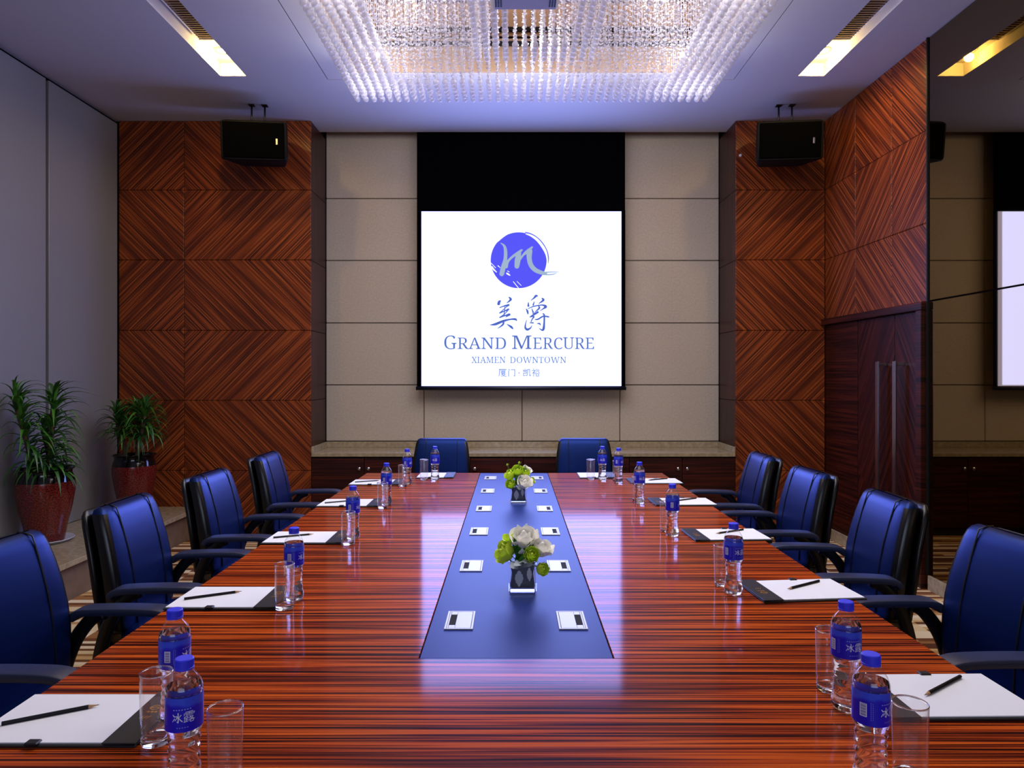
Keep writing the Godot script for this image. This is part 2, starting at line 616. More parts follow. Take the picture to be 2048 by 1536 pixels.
# ---------------------------------------------------------------- camera, light, exposure
func camera_and_light() -> void:
	var cam := Camera3D.new()
	cam.name = "camera"
	add_child(cam)
	cam.position = Vector3(0, EYE, 0)
	cam.projection = Camera3D.PROJECTION_FRUSTUM
	cam.near = 0.05
	cam.far = 60.0
	cam.size = 2.0 * cam.near * 768.0 / F
	cam.frustum_offset = Vector2(-1.0, -19.0) / F * cam.near
	cam.current = true
	var e := Environment.new()
	e.background_mode = Environment.BG_COLOR
	e.background_color = Color(0, 0, 0)
	e.tonemap_mode = Environment.TONE_MAPPER_LINEAR
	e.tonemap_exposure = 1.0
	e.sdfgi_enabled = true
	e.ssao_enabled = true
	e.ssil_enabled = true
	var w := WorldEnvironment.new()
	w.name = "environment"
	w.environment = e
	add_child(w)
	var a := AreaLight3D.new()          # what the projected picture throws into the room
	a.name = "screen_glow"
	a.area_size = Vector2(1.9, 1.66)
	a.area_normalize_energy = false
	a.light_color = Color(0.53, 0.61, 1.0)
	a.light_energy = 2.6
	a.area_range = 14.0
	a.shadow_enabled = true
	add_child(a)
	a.position = P(0.087, 2.21, 6.70)
	a.rotation.y = PI                   # faces +z, towards the camera
	for p in [[0.14, 2.1], [-0.85, 3.6], [1.13, 3.6], [-0.95, 4.95], [0.14, 4.8], [1.2, 4.95], [0.9, 4.2], [-0.62, 4.2]]:   # the lamps among the crystals
		lamp("chandelier_lamp", P(p[0], 3.74, p[1]), Color(1.0, 0.97, 0.95), 0.2, 0.02)
	for s in [-2.17, 2.32]:                # the downlights in the two ceiling slots
		for d in [5.22, 3.1, 1.0]:
			lamp("slot_lamp", P(s, 3.845, d), Color(1.0, 0.84, 0.46), 0.42 if d > 5 else 0.26, 0.03)
	var c := AreaLight3D.new()          # the light that the whole curtain of crystals sheds downwards
	c.name = "chandelier_glow"
	c.area_size = Vector2(2.5, 3.1)
	c.area_normalize_energy = false
	c.light_color = Color(0.97, 0.96, 1.0)
	c.light_energy = 1.25
	c.area_range = 12.0
	c.shadow_enabled = true
	add_child(c)
	c.position = P(0.14, 3.45, 3.55)
	c.rotation.x = -PI / 2
	for q in [[0.14, 5.25, 2.5, PI, 1.3], [-1.20, 3.55, 3.1, -PI / 2, 0.5], [1.48, 3.55, 3.1, PI / 2, 0.4]]:   # and sideways
		var s := AreaLight3D.new()
		s.name = numbered("chandelier_side_glow")
		s.area_size = Vector2(q[2], 0.26)
		s.area_normalize_energy = false
		s.light_color = Color(0.98, 0.96, 1.0)
		s.light_energy = q[4]
		s.area_range = 12.0
		s.shadow_enabled = true
		add_child(s, true)
		s.position = P(q[0], 3.60, q[1])
		s.rotation.y = 0.0 if q[3] == PI else -q[3]
	var w2 := AreaLight3D.new()         # dusk through the window behind the camera
	w2.name = "window_glow"
	w2.area_size = Vector2(3.2, 1.7)
	w2.area_normalize_energy = false
	w2.light_color = Color(0.86, 0.90, 1.0)
	w2.light_energy = 0.8
	w2.area_range = 12.0
	w2.shadow_enabled = true
	add_child(w2)
	w2.position = Vector3(0.0, 1.95, 3.13)


func lamp(called: String, at: Vector3, c: Color, e: float, size: float) -> void:
	var l := OmniLight3D.new()
	l.name = numbered(called)
	l.light_color = c
	l.light_energy = e
	l.light_size = size
	l.omni_range = 14.0
	l.omni_attenuation = 2.0
	l.shadow_enabled = true
	add_child(l, true)
	l.position = at


# ---------------------------------------------------------------- the room
# one book-matched veneer panel: the grain lies square to "across", and v0 carries the figure over from the panel beside it
func wood_panel(parent: Node, called: String, c: Vector3, s: Vector3, grain: Vector3, across: Vector3, v0: float) -> void:
	var g := grain.normalized()
	part(called, bx(c, s, 0.004, g, across.normalized(), Vector2(1.2 - c.dot(g) + rng.randf_range(-0.08, 0.08), v0)), M.veneer, parent)


func room() -> void:
	# floor, ceiling, plain walls behind the camera
	var fl := part("floor", bx(Vector3(-0.37, -0.05, -2.0), Vector3(7.4, 0.1, 11.0), 0.0, Vector3(1, 0, 0), Vector3(0, 0, 1)), M.carpet, self)
	tag(fl, "striped carpet in beige, tan and brown bands under the table", "floor", "", "structure")
	var wf := part("wall_front", bx(Vector3(-0.37, 2.0, 3.25), Vector3(7.4, 4.4, 0.1)), M.wall, self)
	tag(wf, "plain wall behind the camera", "wall", "", "structure")
	var wn := thing("window_1", "wide pale window behind the camera", "window", Vector3(0, 1.95, 3.17), 0, "", "structure")
	part("pane", bx(Vector3(0, 0, 0), Vector3(3.2, 1.7, 0.02)), glow(Color(0.80, 0.86, 1.0), 0.6), wn)
	for q in [[0.0, 0.88, 3.32, 0.06], [0.0, -0.88, 3.32, 0.06], [-1.63, 0.0, 0.06, 1.82], [1.63, 0.0, 0.06, 1.82], [0.0, 0.0, 0.05, 1.7]]:
		part("window_frame", bx(Vector3(q[0], q[1], 0.0), Vector3(q[2], q[3], 0.06), 0.004), M.plate, wn)
	ceiling()
	far_wall()
	left_wall()
	right_wall()


func ceiling() -> void:
	var c := thing("ceiling", "white flat ceiling with two long light slots and a chandelier well", "ceiling", Vector3.ZERO, 0, "", "structure")
	var xs := [-3.75, -2.27, -2.07, -1.458, -1.450, -1.25, 1.53, 1.737, 1.745, 2.22, 2.42, 3.0]
	var ds := [-3.3, -2.0, 1.2, 1.206, 1.45, 5.40, 5.44, 5.502, 5.512, 6.70]
	var b := MB.new()
	var gv := MB.new()
	for i in xs.size() - 1:
		for j in ds.size() - 1:
			var x: float = (xs[i] + xs[i + 1]) / 2
			var d: float = (ds[j] + ds[j + 1]) / 2
			var slot: bool = (i == 1 or i == 9) and d > -2.0 and d < 5.44
			var well: bool = x > -1.25 and x < 1.53 and d > 1.45 and d < 5.40
			if slot or well:
				continue
			var seam: bool = ((i == 3 or i == 7) and d > 1.2 and d < 5.512) or ((j == 2 or j == 7) and x > -1.458 and x < 1.745)
			var low := CEIL + (0.006 if seam else 0.0)
			(gv if seam else b).box(Vector3(x, (low + 3.9) / 2, -d), Vector3(xs[i + 1] - xs[i], 3.9 - low, ds[j + 1] - ds[j]))
	part("plaster", b.done(), M.white, c)
	part("panel_joint", gv.done(), M.gap, c)
	# the slots' tops and the slab over everything
	b = MB.new()
	b.box(Vector3(-2.17, 3.915, -1.72), Vector3(0.3, 0.03, 7.6))
	b.box(Vector3(2.32, 3.915, -1.72), Vector3(0.3, 0.03, 7.6))
	part("slot_lining", b.done(), M.white, c)
	b = MB.new()
	b.box(P(-1.265, 3.975, 3.425), Vector3(0.03, 0.17, 4.0))
	b.box(P(1.545, 3.975, 3.425), Vector3(0.03, 0.17, 4.0))
	b.box(P(0.14, 3.9325, 5.388), Vector3(2.775, 0.255, 0.02))
	b.box(P(0.14, 3.9325, 1.462), Vector3(2.775, 0.255, 0.02))
	part("well_lining", b.done(), M.tan, c)
	part("well_trim", bx(P(0.14, 4.015, 5.365), Vector3(2.76, 0.03, 0.024)), M.gap, c)
	part("slab", bx(Vector3(-0.37, 4.16, -2.0), Vector3(7.4, 0.1, 11.0)), M.wall, c)
	# air grilles in the slots: slats over a dark duct
	for s in [-2.17, 2.32]:
		var g := thing("air_grille", "dark slatted air grille in the %s ceiling slot beside its lamp" % ("left" if s < 0 else "right"), "grille", Vector3(s, 3.9, 0), 0, "air grilles in the ceiling slots")
		part("duct", bx(P(0.015, -0.003, 2.5), Vector3(0.15, 0.006, 5.02)), M.gap, g)
		b = MB.new()
		for x in [-0.072, 0.098]:
			b.box(P(x, -0.015, 2.5), Vector3(0.012, 0.026, 5.02), 0.002)
		b.box(P(0.012, -0.015, 5.005), Vector3(0.17, 0.026, 0.012), 0.002)
		part("grille_frame", b.done(), M.plate, g)
		var sl := bx(Vector3.ZERO, Vector3(0.158, 0.006, 0.013))
		var k := 0
		var d := 4.98
		while d > 3.6:
			var o := part("slat", sl, M.tan, g, P(0.013, -0.022, d))
			o.rotation.x = 0.35
			d -= 0.029
			k += 1
	for s in [-2.17, 2.32]:
		for d in [5.22, 3.1, 1.0]:
			var where: String = "over the far wooden pier" if d > 5 else ("midway along the room" if d > 2 else "nearest the camera")
			var t := thing("downlight", "round warm downlight in the %s ceiling slot, %s" % ["left" if s < 0 else "right", where], "lamp", P(s, 3.9, d), 0, "downlights in the ceiling slots")
			b = MB.new()
			b.lathe(PackedVector2Array([Vector2(0.034, -0.012), Vector2(0.05, -0.012), Vector2(0.054, -0.004), Vector2(0.054, 0.0)]), 24)
			part("bezel", b.done(), M.chrome, t)
			b = MB.new()
			b.lathe(PackedVector2Array([Vector2(0.0, -0.016), Vector2(0.02, -0.015), Vector2(0.034, -0.01), Vector2(0.034, 0.0)]), 20)
			part("lens", b.done(), M.lamp_warm, t)


func far_wall() -> void:
	var w := thing("wall_back", "far wall of diagonal rosewood veneer either side of a padded beige niche", "wall", Vector3.ZERO, 0, "", "structure")
	var core := MB.new()
	core.box(P((XL - 0.15 + NL - 0.02) / 2, 2.0, 6.76), Vector3(NL - 0.02 - XL + 0.15, 4.2, 0.68))
	core.box(P((NR + 0.02 + 3.0) / 2, 2.0, 6.76), Vector3(3.0 - NR - 0.02, 4.2, 0.68))
	core.box(P(0.1, 2.0, 7.04), Vector3(4.2, 4.2, 0.2))
	part("backing", core.done(), M.gap, w)
	var ys := [3.80, 3.167, 2.527, 1.882, 1.242, 0.600, 0.0]
	var shift := 0.0
	for r in 6:
		var sy := 1.0 if r % 2 == 0 else -1.0
		if r > 0:
			shift -= 2.0 * sy * ys[r]
		var y: float = (ys[r] + ys[r + 1]) / 2
		var h: float = ys[r] - ys[r + 1] - 0.003
		for p in [[XL, -3.003, -1.0, -3.003, 0.0], [-3.003, NL, 1.0, -3.003, 0.0], [NR, XR, 1.0, NR, 0.9]]:
			var sx: float = p[2]
			wood_panel(w, "veneer_panel", P((p[0] + p[1]) / 2, y, DW + 0.01), Vector3(p[1] - p[0] - 0.003, h, 0.022), Vector3(1, -sx * sy, 0), Vector3(sx, sy, 0), (shift - sx * p[3]) / sqrt(2.0) + p[4])
		# cheeks of the niche
		for x in [NL - 0.011, NR + 0.011]:
			part("cheek_panel", bx(P(x, y, 6.655), Vector3(0.022, h, 0.49), 0.003, Vector3.UP, Vector3(0, 0, 1), Vector2(0.4, rng.randf())), M.dark_wood, w)
	ys = [4.0, 3.217, 2.605, 1.988, 1.376, 0.82]
	var xs := [NL, -0.874, 0.094, 1.06, NR]
	for r in 5:
		for i in 4:
			part("padded_panel", bx(P((xs[i] + xs[i + 1]) / 2, (ys[r] + ys[r + 1]) / 2, DP + 0.014), Vector3(xs[i + 1] - xs[i] - 0.006, ys[r] - ys[r + 1] - 0.007, 0.03), 0.005), M.fabric, w)
	# the cupboards and the counter in the niche
	var cw := (NR - NL) / 4
	for i in 4:
		var x0 := NL + cw * i
		var t := thing("cabinet", "dark red wooden low cabinet with two doors, %s under the stone counter" % ["leftmost", "second from left", "second from right", "rightmost"][i], "cabinet", P(x0 + cw / 2, 0, 6.42), 0, "low cabinets under the stone counter")
		part("body", bx(Vector3(0, 0.36, -0.24), Vector3(cw - 0.002, 0.72, 0.46)), M.gap, t)
		for s in [-1, 1]:
			var door := part("door", bx(Vector3(s * cw / 4, 0.395, 0.0), Vector3(cw / 2 - 0.004, 0.64, 0.022), 0.002, Vector3.RIGHT, Vector3.DOWN, Vector2(rng.randf_range(0.5, 1.8), rng.randf())), M.dark_wood, t)
			var k := MB.new()
			k.lathe(PackedVector2Array([Vector2(0.006, 0.0), Vector2(0.006, 0.012), Vector2(0.014, 0.018), Vector2(0.0145, 0.026), Vector2(0.008, 0.031), Vector2(0.0, 0.032)]), 14)
			var kn := part("knob", k.done(), M.chrome, door, Vector3(s * 0.042, 0.62, 0.011))
			kn.rotation.x = PI / 2
		part("plinth", bx(Vector3(0, 0.035, -0.03), Vector3(cw - 0.002, 0.07, 0.02)), M.gap, t)
	var ct := thing("stone_countertop", "polished beige stone counter with low upstand along the niche", "counter", P((NL + NR) / 2, 0.727, 6.655), 0)
	part("slab", bx(Vector3(0, 0.018, 0), Vector3(NR - NL - 0.002, 0.036, 0.51), 0.003), M.stone, ct)
	part("upstand", bx(Vector3(0, 0.064, -0.243), Vector3(NR - NL - 0.002, 0.056, 0.02), 0.002), M.stone, ct)
	for s in [-1, 1]:
		part("side_upstand", bx(Vector3(s * ((NR - NL) / 2 - 0.011), 0.064, 0.012), Vector3(0.02, 0.056, 0.486), 0.002), M.stone, ct)
	# a small white sensor on the right pier
	var sn := thing("wall_sensor", "tiny white sensor dot on the right wooden pier beside the speaker", "sensor", P(1.983 + 0.10, 3.482, DW - 0.001), 0)
	var sb := MB.new()
	sb.lathe(PackedVector2Array([Vector2(0.013, 0.0), Vector2(0.013, 0.008), Vector2(0.006, 0.014), Vector2(0.0, 0.015)]), 14)
	part("housing", sb.done(), M.plate, sn).rotation.x = PI / 2


func left_wall() -> void:
	var w := thing("wall_left", "left wall of tall smooth grey panels with dark joints", "wall", Vector3.ZERO, 0, "", "structure")
	part("backing", bx(Vector3(XL - 0.09, 2.0, -1.8), Vector3(0.1, 4.2, 10.6)), M.cloth, w)
	var cuts := [6.395, 5.42, 3.8, 2.2, 0.6, -1.0, -3.2]
	for i in 6:
		part("grey_panel", bx(P(XL - 0.02, (0.273 + 3.765) / 2, (cuts[i] + cuts[i + 1]) / 2), Vector3(0.04, 3.765 - 0.273, cuts[i] - cuts[i + 1] - 0.036), 0.003), M.grey_panel, w)
	var t := thing("trim_1", "low stone ledge with polished top running along the left wall", "ledge", Vector3.ZERO, 0, "", "structure")
	var z := 6.395
	for i in 4:
		var len := [2.28, 2.4, 2.4, 2.4][i] as float
		part("ledge_slab", bx(P((XL - 2.85) / 2, 0.255, z - len / 2), Vector3(-2.85 - XL - 0.002, 0.036, len - 0.002), 0.003), M.stone, t)
		z -= len
	part("riser", bx(P((XL - 2.90) / 2, 0.117, 1.65), Vector3(-2.90 - XL, 0.234, 9.49)), M.riser, t)


func right_wall() -> void:
	var w := thing("wall_right", "right wall of rosewood veneer above a doorway", "wall", Vector3.ZERO, 0, "", "structure")
	part("backing", bx(Vector3(XR + 0.12, 2.0, -1.8), Vector3(0.1, 4.2, 10.6)), M.gap, w)
	var ys := [3.80, 3.167, 2.527, 1.984]
	var ds := [6.4, 5.835, 5.277, 4.83]
	var k2 := 0.0
	for r in 3:
		var sy := 1.0 if r % 2 == 0 else -1.0
		if r > 0:
			k2 -= 2.0 * sy * ys[r]
		for i in 3:
			# towards the camera is to the right in the photo; the far column mirrors the next one
			var sz := 1.0 if i > 0 else -1.0
			wood_panel(w, "veneer_panel", P(XR + 0.011, (ys[r] + ys[r + 1]) / 2, (ds[i] + ds[i + 1]) / 2), Vector3(0.022, ys[r] - ys[r + 1] - 0.003, ds[i] - ds[i + 1] - 0.003), Vector3(0, -sz * sy, 1), Vector3(0, sy, sz), (k2 + sz * 5.835) / sqrt(2.0) + 0.4)
	# the doorway: header, near jamb, fixed panel, double door with long pulls
	var f := thing("trim_2", "dark wooden door frame with header and near jamb on the right wall", "door frame", Vector3.ZERO, 0, "", "structure")
	part("header", bx(P(XR - 0.008, 1.955, 5.615), Vector3(0.06, 0.054, 1.57), 0.003, Vector3(0, 0, 1), Vector3.DOWN), M.dark_wood, f)
	part("jamb", bx(P(XR - 0.008, 0.963, 4.865), Vector3(0.06, 1.926, 0.066), 0.003, Vector3(0, 0, 1), Vector3.DOWN), M.dark_wood, f)
	part("fixed_panel", bx(P(XR + 0.012, 0.963, 6.10), Vector3(0.02, 1.926, 0.59), 0.002, Vector3(0, 0, 1), Vector3.DOWN), M.dark_wood, f)
	part("skirting", bx(P(XR - 0.004, 0.05, 6.10), Vector3(0.016, 0.1, 0.58), 0.002), M.stone, f)
	var dr := thing("door_1", "dark rosewood double door with two long metal pull bars", "door", Vector3.ZERO, 0, "", "structure")
	for k in 2:
		var d0: float = [5.80, 5.24][k]
		var d1: float = [5.243, 4.90][k]
		part("door_leaf", bx(P(XR + 0.024, 0.963, (d0 + d1) / 2), Vector3(0.04, 1.926, d0 - d1 - 0.003), 0.003, Vector3(0, [1.0, -1.0][k], 0.6).normalized(), Vector3(0, 0.6, [-1.0, 1.0][k]).normalized(), Vector2(0.3 * k, 0.7)), M.dark_wood, dr)
		part("kick_plate", bx(P(XR - 0.001, 0.05, (d0 + d1) / 2), Vector3(0.012, 0.1, d0 - d1 - 0.02), 0.002), M.stone, dr)
		var b := MB.new()
		var dh: float = [5.36, 5.12][k]
		b.box(P(XR - 0.062, 1.03, dh), Vector3(0.016, 1.10, 0.045), 0.004)
		for y in [0.52, 1.555]:
			b.box(P(XR - 0.027, y, dh), Vector3(0.062, 0.022, 0.03), 0.003)
		part("door_handle", b.done(), M.chrome, dr)
	# the tinted mirror nearer the camera, in two tiers of sheets
	var m := thing("wall_mirror", "large bronze-tinted mirror covering the right wall beside the door", "mirror", P(XR, 0, 4.83))
	for r in 2:
		var y0: float = [0.1, 1.988][r]
		var y1: float = [1.980, 3.795][r]
		part("mirror_sheet", bx(Vector3(0.02, (y0 + y1) / 2, 4.0), Vector3(0.03, y1 - y0, 7.96), 0.002), M.mirror, m)
	part("edge_strip", bx(Vector3(0.02, 1.95, 0.008), Vector3(0.05, 3.7, 0.012)), M.black, m)
	part("skirting", bx(Vector3(0.012, 0.05, 4.0), Vector3(0.035, 0.1, 7.96), 0.002), M.stone, m)


# ---------------------------------------------------------------- screen, projector, speakers
func screen_point(px: float, py: float, d: float) -> Vector3:
	return P((px - 1025.0) * d / F, EYE - (py - 749.0) * d / F, d)


func lettering(parent: Node, text: String, x0: float, x1: float, y0: float, y1: float, m: Material) -> void:
	var t := TextMesh.new()
	var f := SystemFont.new()
	f.font_names = PackedStringArray(["Droid Serif"])
	t.font = f
	t.text = text
	t.font_size = 64
	t.pixel_size = 0.001
	t.depth = 0.0
	t.curve_step = 1.0
	var bb := t.get_aabb()
	var d := 6.738
	var a := screen_point(x0, y1, d)
	var b := screen_point(x1, y0, d)
	var s := Vector3((b.x - a.x) / bb.size.x, (b.y - a.y) / bb.size.y, 1.0)
	var o := part("lettering", t, m, parent)
	o.scale = s
	o.position = Vector3(a.x - bb.position.x * s.x, a.y - bb.position.y * s.y, -d) - parent.position


func projection() -> void:
	var d := 6.75
	var a := screen_point(843, 772, d)
	var b := screen_point(1243, 423, d)
	var t := thing("projection_screen", "pull-down projection screen lit white with a blue round logo and hotel name", "screen", Vector3((a.x + b.x) / 2, a.y, -d))
	var o := t.position
	var face := MB.new()
	var z := 0.006
	var x0 := a.x - o.x
	var x1 := b.x - o.x
	var y1 := b.y - o.y
	face.triuv(Vector3(x0, 0, z), Vector3(x1, 0, z), Vector3(x1, y1, z), Vector2(0, 1), Vector2(1, 1), Vector2(1, 0))
	face.triuv(Vector3(x0, 0, z), Vector3(x1, y1, z), Vector3(x0, y1, z), Vector2(0, 1), Vector2(1, 0), Vector2(0, 0))
	var m := mat(Color(0.06, 0.06, 0.06), 0.8)
	m.emission_enabled = true
	m.emission_operator = BaseMaterial3D.EMISSION_OP_MULTIPLY
	m.emission = Color(0.683, 0.71, 1.0)
	m.emission_energy_multiplier = 2.7
	m.emission_texture = screen_tex()
	part("lit_picture", face.done(), m, t)
	var e0 := screen_point(834, 780, d)
	var e1 := screen_point(1250, 262, d)
	var w := e1.x - e0.x
	var cx := (e0.x + e1.x) / 2 - o.x
	part("black_drop", bx(Vector3(cx, (y1 + 4.02 - o.y) / 2, 0), Vector3(w, 4.02 - o.y - y1, 0.006)), M.cloth, t)
	part("backing", bx(Vector3(cx, y1 / 2, -0.002), Vector3(w, y1 + 0.03, 0.01)), M.cloth, t)
	for s in [x0 - (x0 - (e0.x - o.x)) / 2, x1 + ((e1.x - o.x) - x1) / 2]:
		part("black_border", bx(Vector3(s, y1 / 2, 0.004), Vector3(0.038, y1 + 0.02, 0.006)), M.cloth, t)
	var bar := MB.new()
	bar.sweep([Vector3(cx - w / 2 - 0.008, -0.022, 0.004), Vector3(cx + w / 2 + 0.008, -0.022, 0.004)], srect(0.036, 0.036, 4, 12), Vector3.UP)
	part("weight_bar", bar.done(), mat(Color(0.03, 0.05, 0.12), 0.4), t)
	var ink := mat(Color(0.02, 0.02, 0.03), 0.8)
	ink.emission_enabled = true
	ink.emission = Color(0.34, 0.46, 0.76)
	ink.emission_energy_multiplier = 0.9
	for s in [["G", 888.5, 913, 671, 698.5], ["RAND", 915, 1012, 675, 698], ["M", 1024, 1063, 671, 698], ["ERCURE", 1066, 1188, 674.5, 698.5]]:
		lettering(t, s[0], s[1], s[2], s[3], s[4], ink)
	var ink2 := ink.duplicate() as StandardMaterial3D
	ink2.emission = Color(0.36, 0.50, 0.74)
	for s in [["XIAMEN", 943, 1011, 713.5, 726], ["DOWNTOWN", 1020, 1132.5, 713.5, 726]]:
		lettering(t, s[0], s[1], s[2], s[3], s[4], ink2)


func speaker(x: float, d: float, turn: float, label: String) -> void:
	var t := thing("loudspeaker", label, "speaker", P(x, 3.465, d), turn, "black loudspeakers hung from the ceiling")
	var tilt := Basis(Vector3.RIGHT, 0.10)
	var b := MB.new()
	var rings := []
	for s in [[-0.17, 0.19, 0.15], [-0.16, 0.2, 0.16], [0.13, 0.275, 0.165], [0.145, 0.268, 0.158]]:
		var r := PackedVector3Array()
		for q in srect(s[1] * 2, s[2] * 2, 14.0, 28):
			r.append(tilt * Vector3(q.x, q.y, s[0]))
		rings.append(r)
	b.loft(rings, true, -1)
	part("cabinet", b.done(), M.box, t)
	b = MB.new()
	b.hexa(tilt * Vector3(0, 0, 0.150), tilt, Vector3(0.50, 0.29, 0.012), 0.004)
	part("grille", b.done(), mat(Color(0.015, 0.015, 0.02), 0.8, 0.0, 0.1), t)
	b = MB.new()
	b.hexa(tilt * Vector3(0.19, -0.01, 0.158), tilt, Vector3(0.016, 0.05, 0.004), 0.001)
	part("badge", b.done(), M.chrome, t)
	for s in [-0.055, 0.055]:
		b = MB.new()
		b.sweep([Vector3(s, 0.15, 0.0), Vector3(s, CEIL - 3.465, 0.0)], circle(0.008, 8), Vector3.BACK)
		b.box(Vector3(s, CEIL - 3.465 - 0.004, 0), Vector3(0.05, 0.008, 0.05), 0.002)
		part("hanger", b.done(), M.frame, t)


func projector() -> void:
	var t := thing("ceiling_projector", "pale box projector hung among the chandelier crystals", "projector", P(0.06, 3.2, 3.13))
	var b := MB.new()
	b.box(Vector3(0, 0.06, 0), Vector3(0.31, 0.12, 0.36), 0.012)
	part("body", b.done(), M.projector, t)
	for s in [-0.125, 0.125]:
		b = MB.new()
		for i in 3:
			for j in 6:
				b.box(Vector3(s + (i - 1) * 0.012, -0.001, -0.14 + j * 0.012), Vector3(0.008, 0.004, 0.007))
		part("vent", b.done(), M.black, t)
	part("base_plate", bx(Vector3(0, -0.003, 0.0), Vector3(0.08, 0.008, 0.1), 0.002), M.black, t)
	b = MB.new()
	b.sweep([Vector3(0, 0.12, 0), Vector3(0, 0.86, 0)], circle(0.02, 12), Vector3.BACK)
	part("mount_pole", b.done(), M.chrome, t)


# ---------------------------------------------------------------- chandelier
func string_mesh(big: bool, k: int) -> ArrayMesh:   # hangs down from y = 0
	var r := RandomNumberGenerator.new()
	r.seed = 40 + k
	var b := MB.new()
	var len := 0.565
	b.sweep([Vector3.ZERO, Vector3(0, -len, 0)], circle(0.0012, 3), Vector3.BACK)
	var y := -0.04
	while y > -len + (0.10 if big else 0.02):
		var s := r.randf_range(0.006, 0.0105)
		crystal(b, Vector3(r.randf_range(-0.008, 0.008), y, r.randf_range(-0.008, 0.008)), s)
		y -= r.randf_range(0.030, 0.046)
	if big:
		b.ball(Vector3(0, -len + 0.075, 0), Vector3.ONE * 0.012, 8, 5)
		b.ball(Vector3(0, -len + 0.0195, 0), Vector3.ONE * 0.0212, 12, 8)
		b.ball(Vector3(0, -len + 0.0545, 0), Vector3.ONE * 0.014, 8, 5)
	else:
		crystal(b, Vector3(0, -len + 0.01, 0), 0.0125)
	return b.done()


func crystal(b: MB, c: Vector3, s: float) -> void:
	b.smooth(-1)
	var e := []
	for j in 5:
		e.append(c + Vector3(sin(TAU * j / 5), 0, cos(TAU * j / 5)) * s)
	for j in 5:
		b.tri(e[j], e[(j + 1) % 5], c + Vector3(0, s * 0.75, 0))
		b.tri(e[(j + 1) % 5], e[j], c - Vector3(0, s * 0.75, 0))


func chandelier() -> void:
	var t := thing("chandelier", "huge rectangular crystal bead chandelier of hanging strings over the table", "chandelier", P(0.14, 4.04, 3.6))
	part("mirror_plate", bx(Vector3(0, 0.04, 0.175), Vector3(2.76, 0.02, 3.93), 0.002), M.bronze, t)
	var kinds := []
	for k in 4:
		kinds.append(string_mesh(true, k))
	for k in 4:
		kinds.append(string_mesh(false, k + 9))
	var all := []
	var step := 2.58 / 42
	var r := RandomNumberGenerator.new()
	r.seed = 77
	for i in 43:
		for j in 54:
			var x := -1.29 + step * i
			var d := 5.2 - step * j
			if d < 1.9:
				continue
			var wx := x + 0.14
			var inner: bool = wx > -0.24 and wx < 0.54 and d > 2.3 and d < 4.56
			var void_: bool = wx > -0.04 and wx < 0.35 and d > 2.5 and d < 4.32
			if void_:
				continue
			var edge: bool = i < 6 or i > 36 or j < 6 or d < 2.25
			if not edge and not inner and (i * 3 + j * 5) % 4 == 0:
				continue
			var k := r.randi() % 4 + (0 if edge or inner else 4)
			var turn := r.randf() * TAU
			var yb := 749.0 - F * (3.475 - EYE) / d
			var seen: float = clampf(yb, 0.0, F * 0.56 / d) / d if absf(wx) * F / d < 1020 else 0.0
			all.append([seen, k, Vector3(x, 0.03, 3.6 - d), turn])
	all.sort_custom(func(a, b): return a[0] > b[0])
	for n in mini(300, all.size()):
		var s = all[n]
		var o := part("bead_string", kinds[s[1]], M.bead, t, s[2])
		o.rotation.y = s[3]
	for k in 8:
		var rest := []
		for n in range(300, all.size()):
			if all[n][1] == k:
				rest.append(Transform3D(Basis(Vector3.UP, all[n][3]), all[n][2]))
		var mm := MultiMesh.new()
		mm.transform_format = MultiMesh.TRANSFORM_3D
		mm.mesh = kinds[k]
		mm.instance_count = rest.size()
		for n in rest.size():
			mm.set_instance_transform(n, rest[n])
		var mi := MultiMeshInstance3D.new()
		mi.name = "crystal_curtain"
		mi.multimesh = mm
		mi.material_override = M.bead
		mi.set_meta("kind", "stuff")
		t.add_child(mi, true)
	for p in [[0.14, 2.1], [-0.85, 3.6], [1.13, 3.6], [-0.95, 4.95], [0.14, 4.8], [1.2, 4.95], [0.9, 4.2], [-0.62, 4.2]]:
		var b := MB.new()
		b.ball(Vector3.ZERO, Vector3.ONE * 0.016, 12, 8)
		part("bulb", b.done(), M.lamp_white, t, P(p[0] - 0.14, -0.30, p[1] - 3.6))
		b = MB.new()
		b.sweep([Vector3(0, 0.016, 0), Vector3(0, 0.33, 0)], circle(0.006, 6), Vector3.BACK)
		part("lamp_holder", b.done(), M.chrome, t, P(p[0] - 0.14, -0.30, p[1] - 3.6))


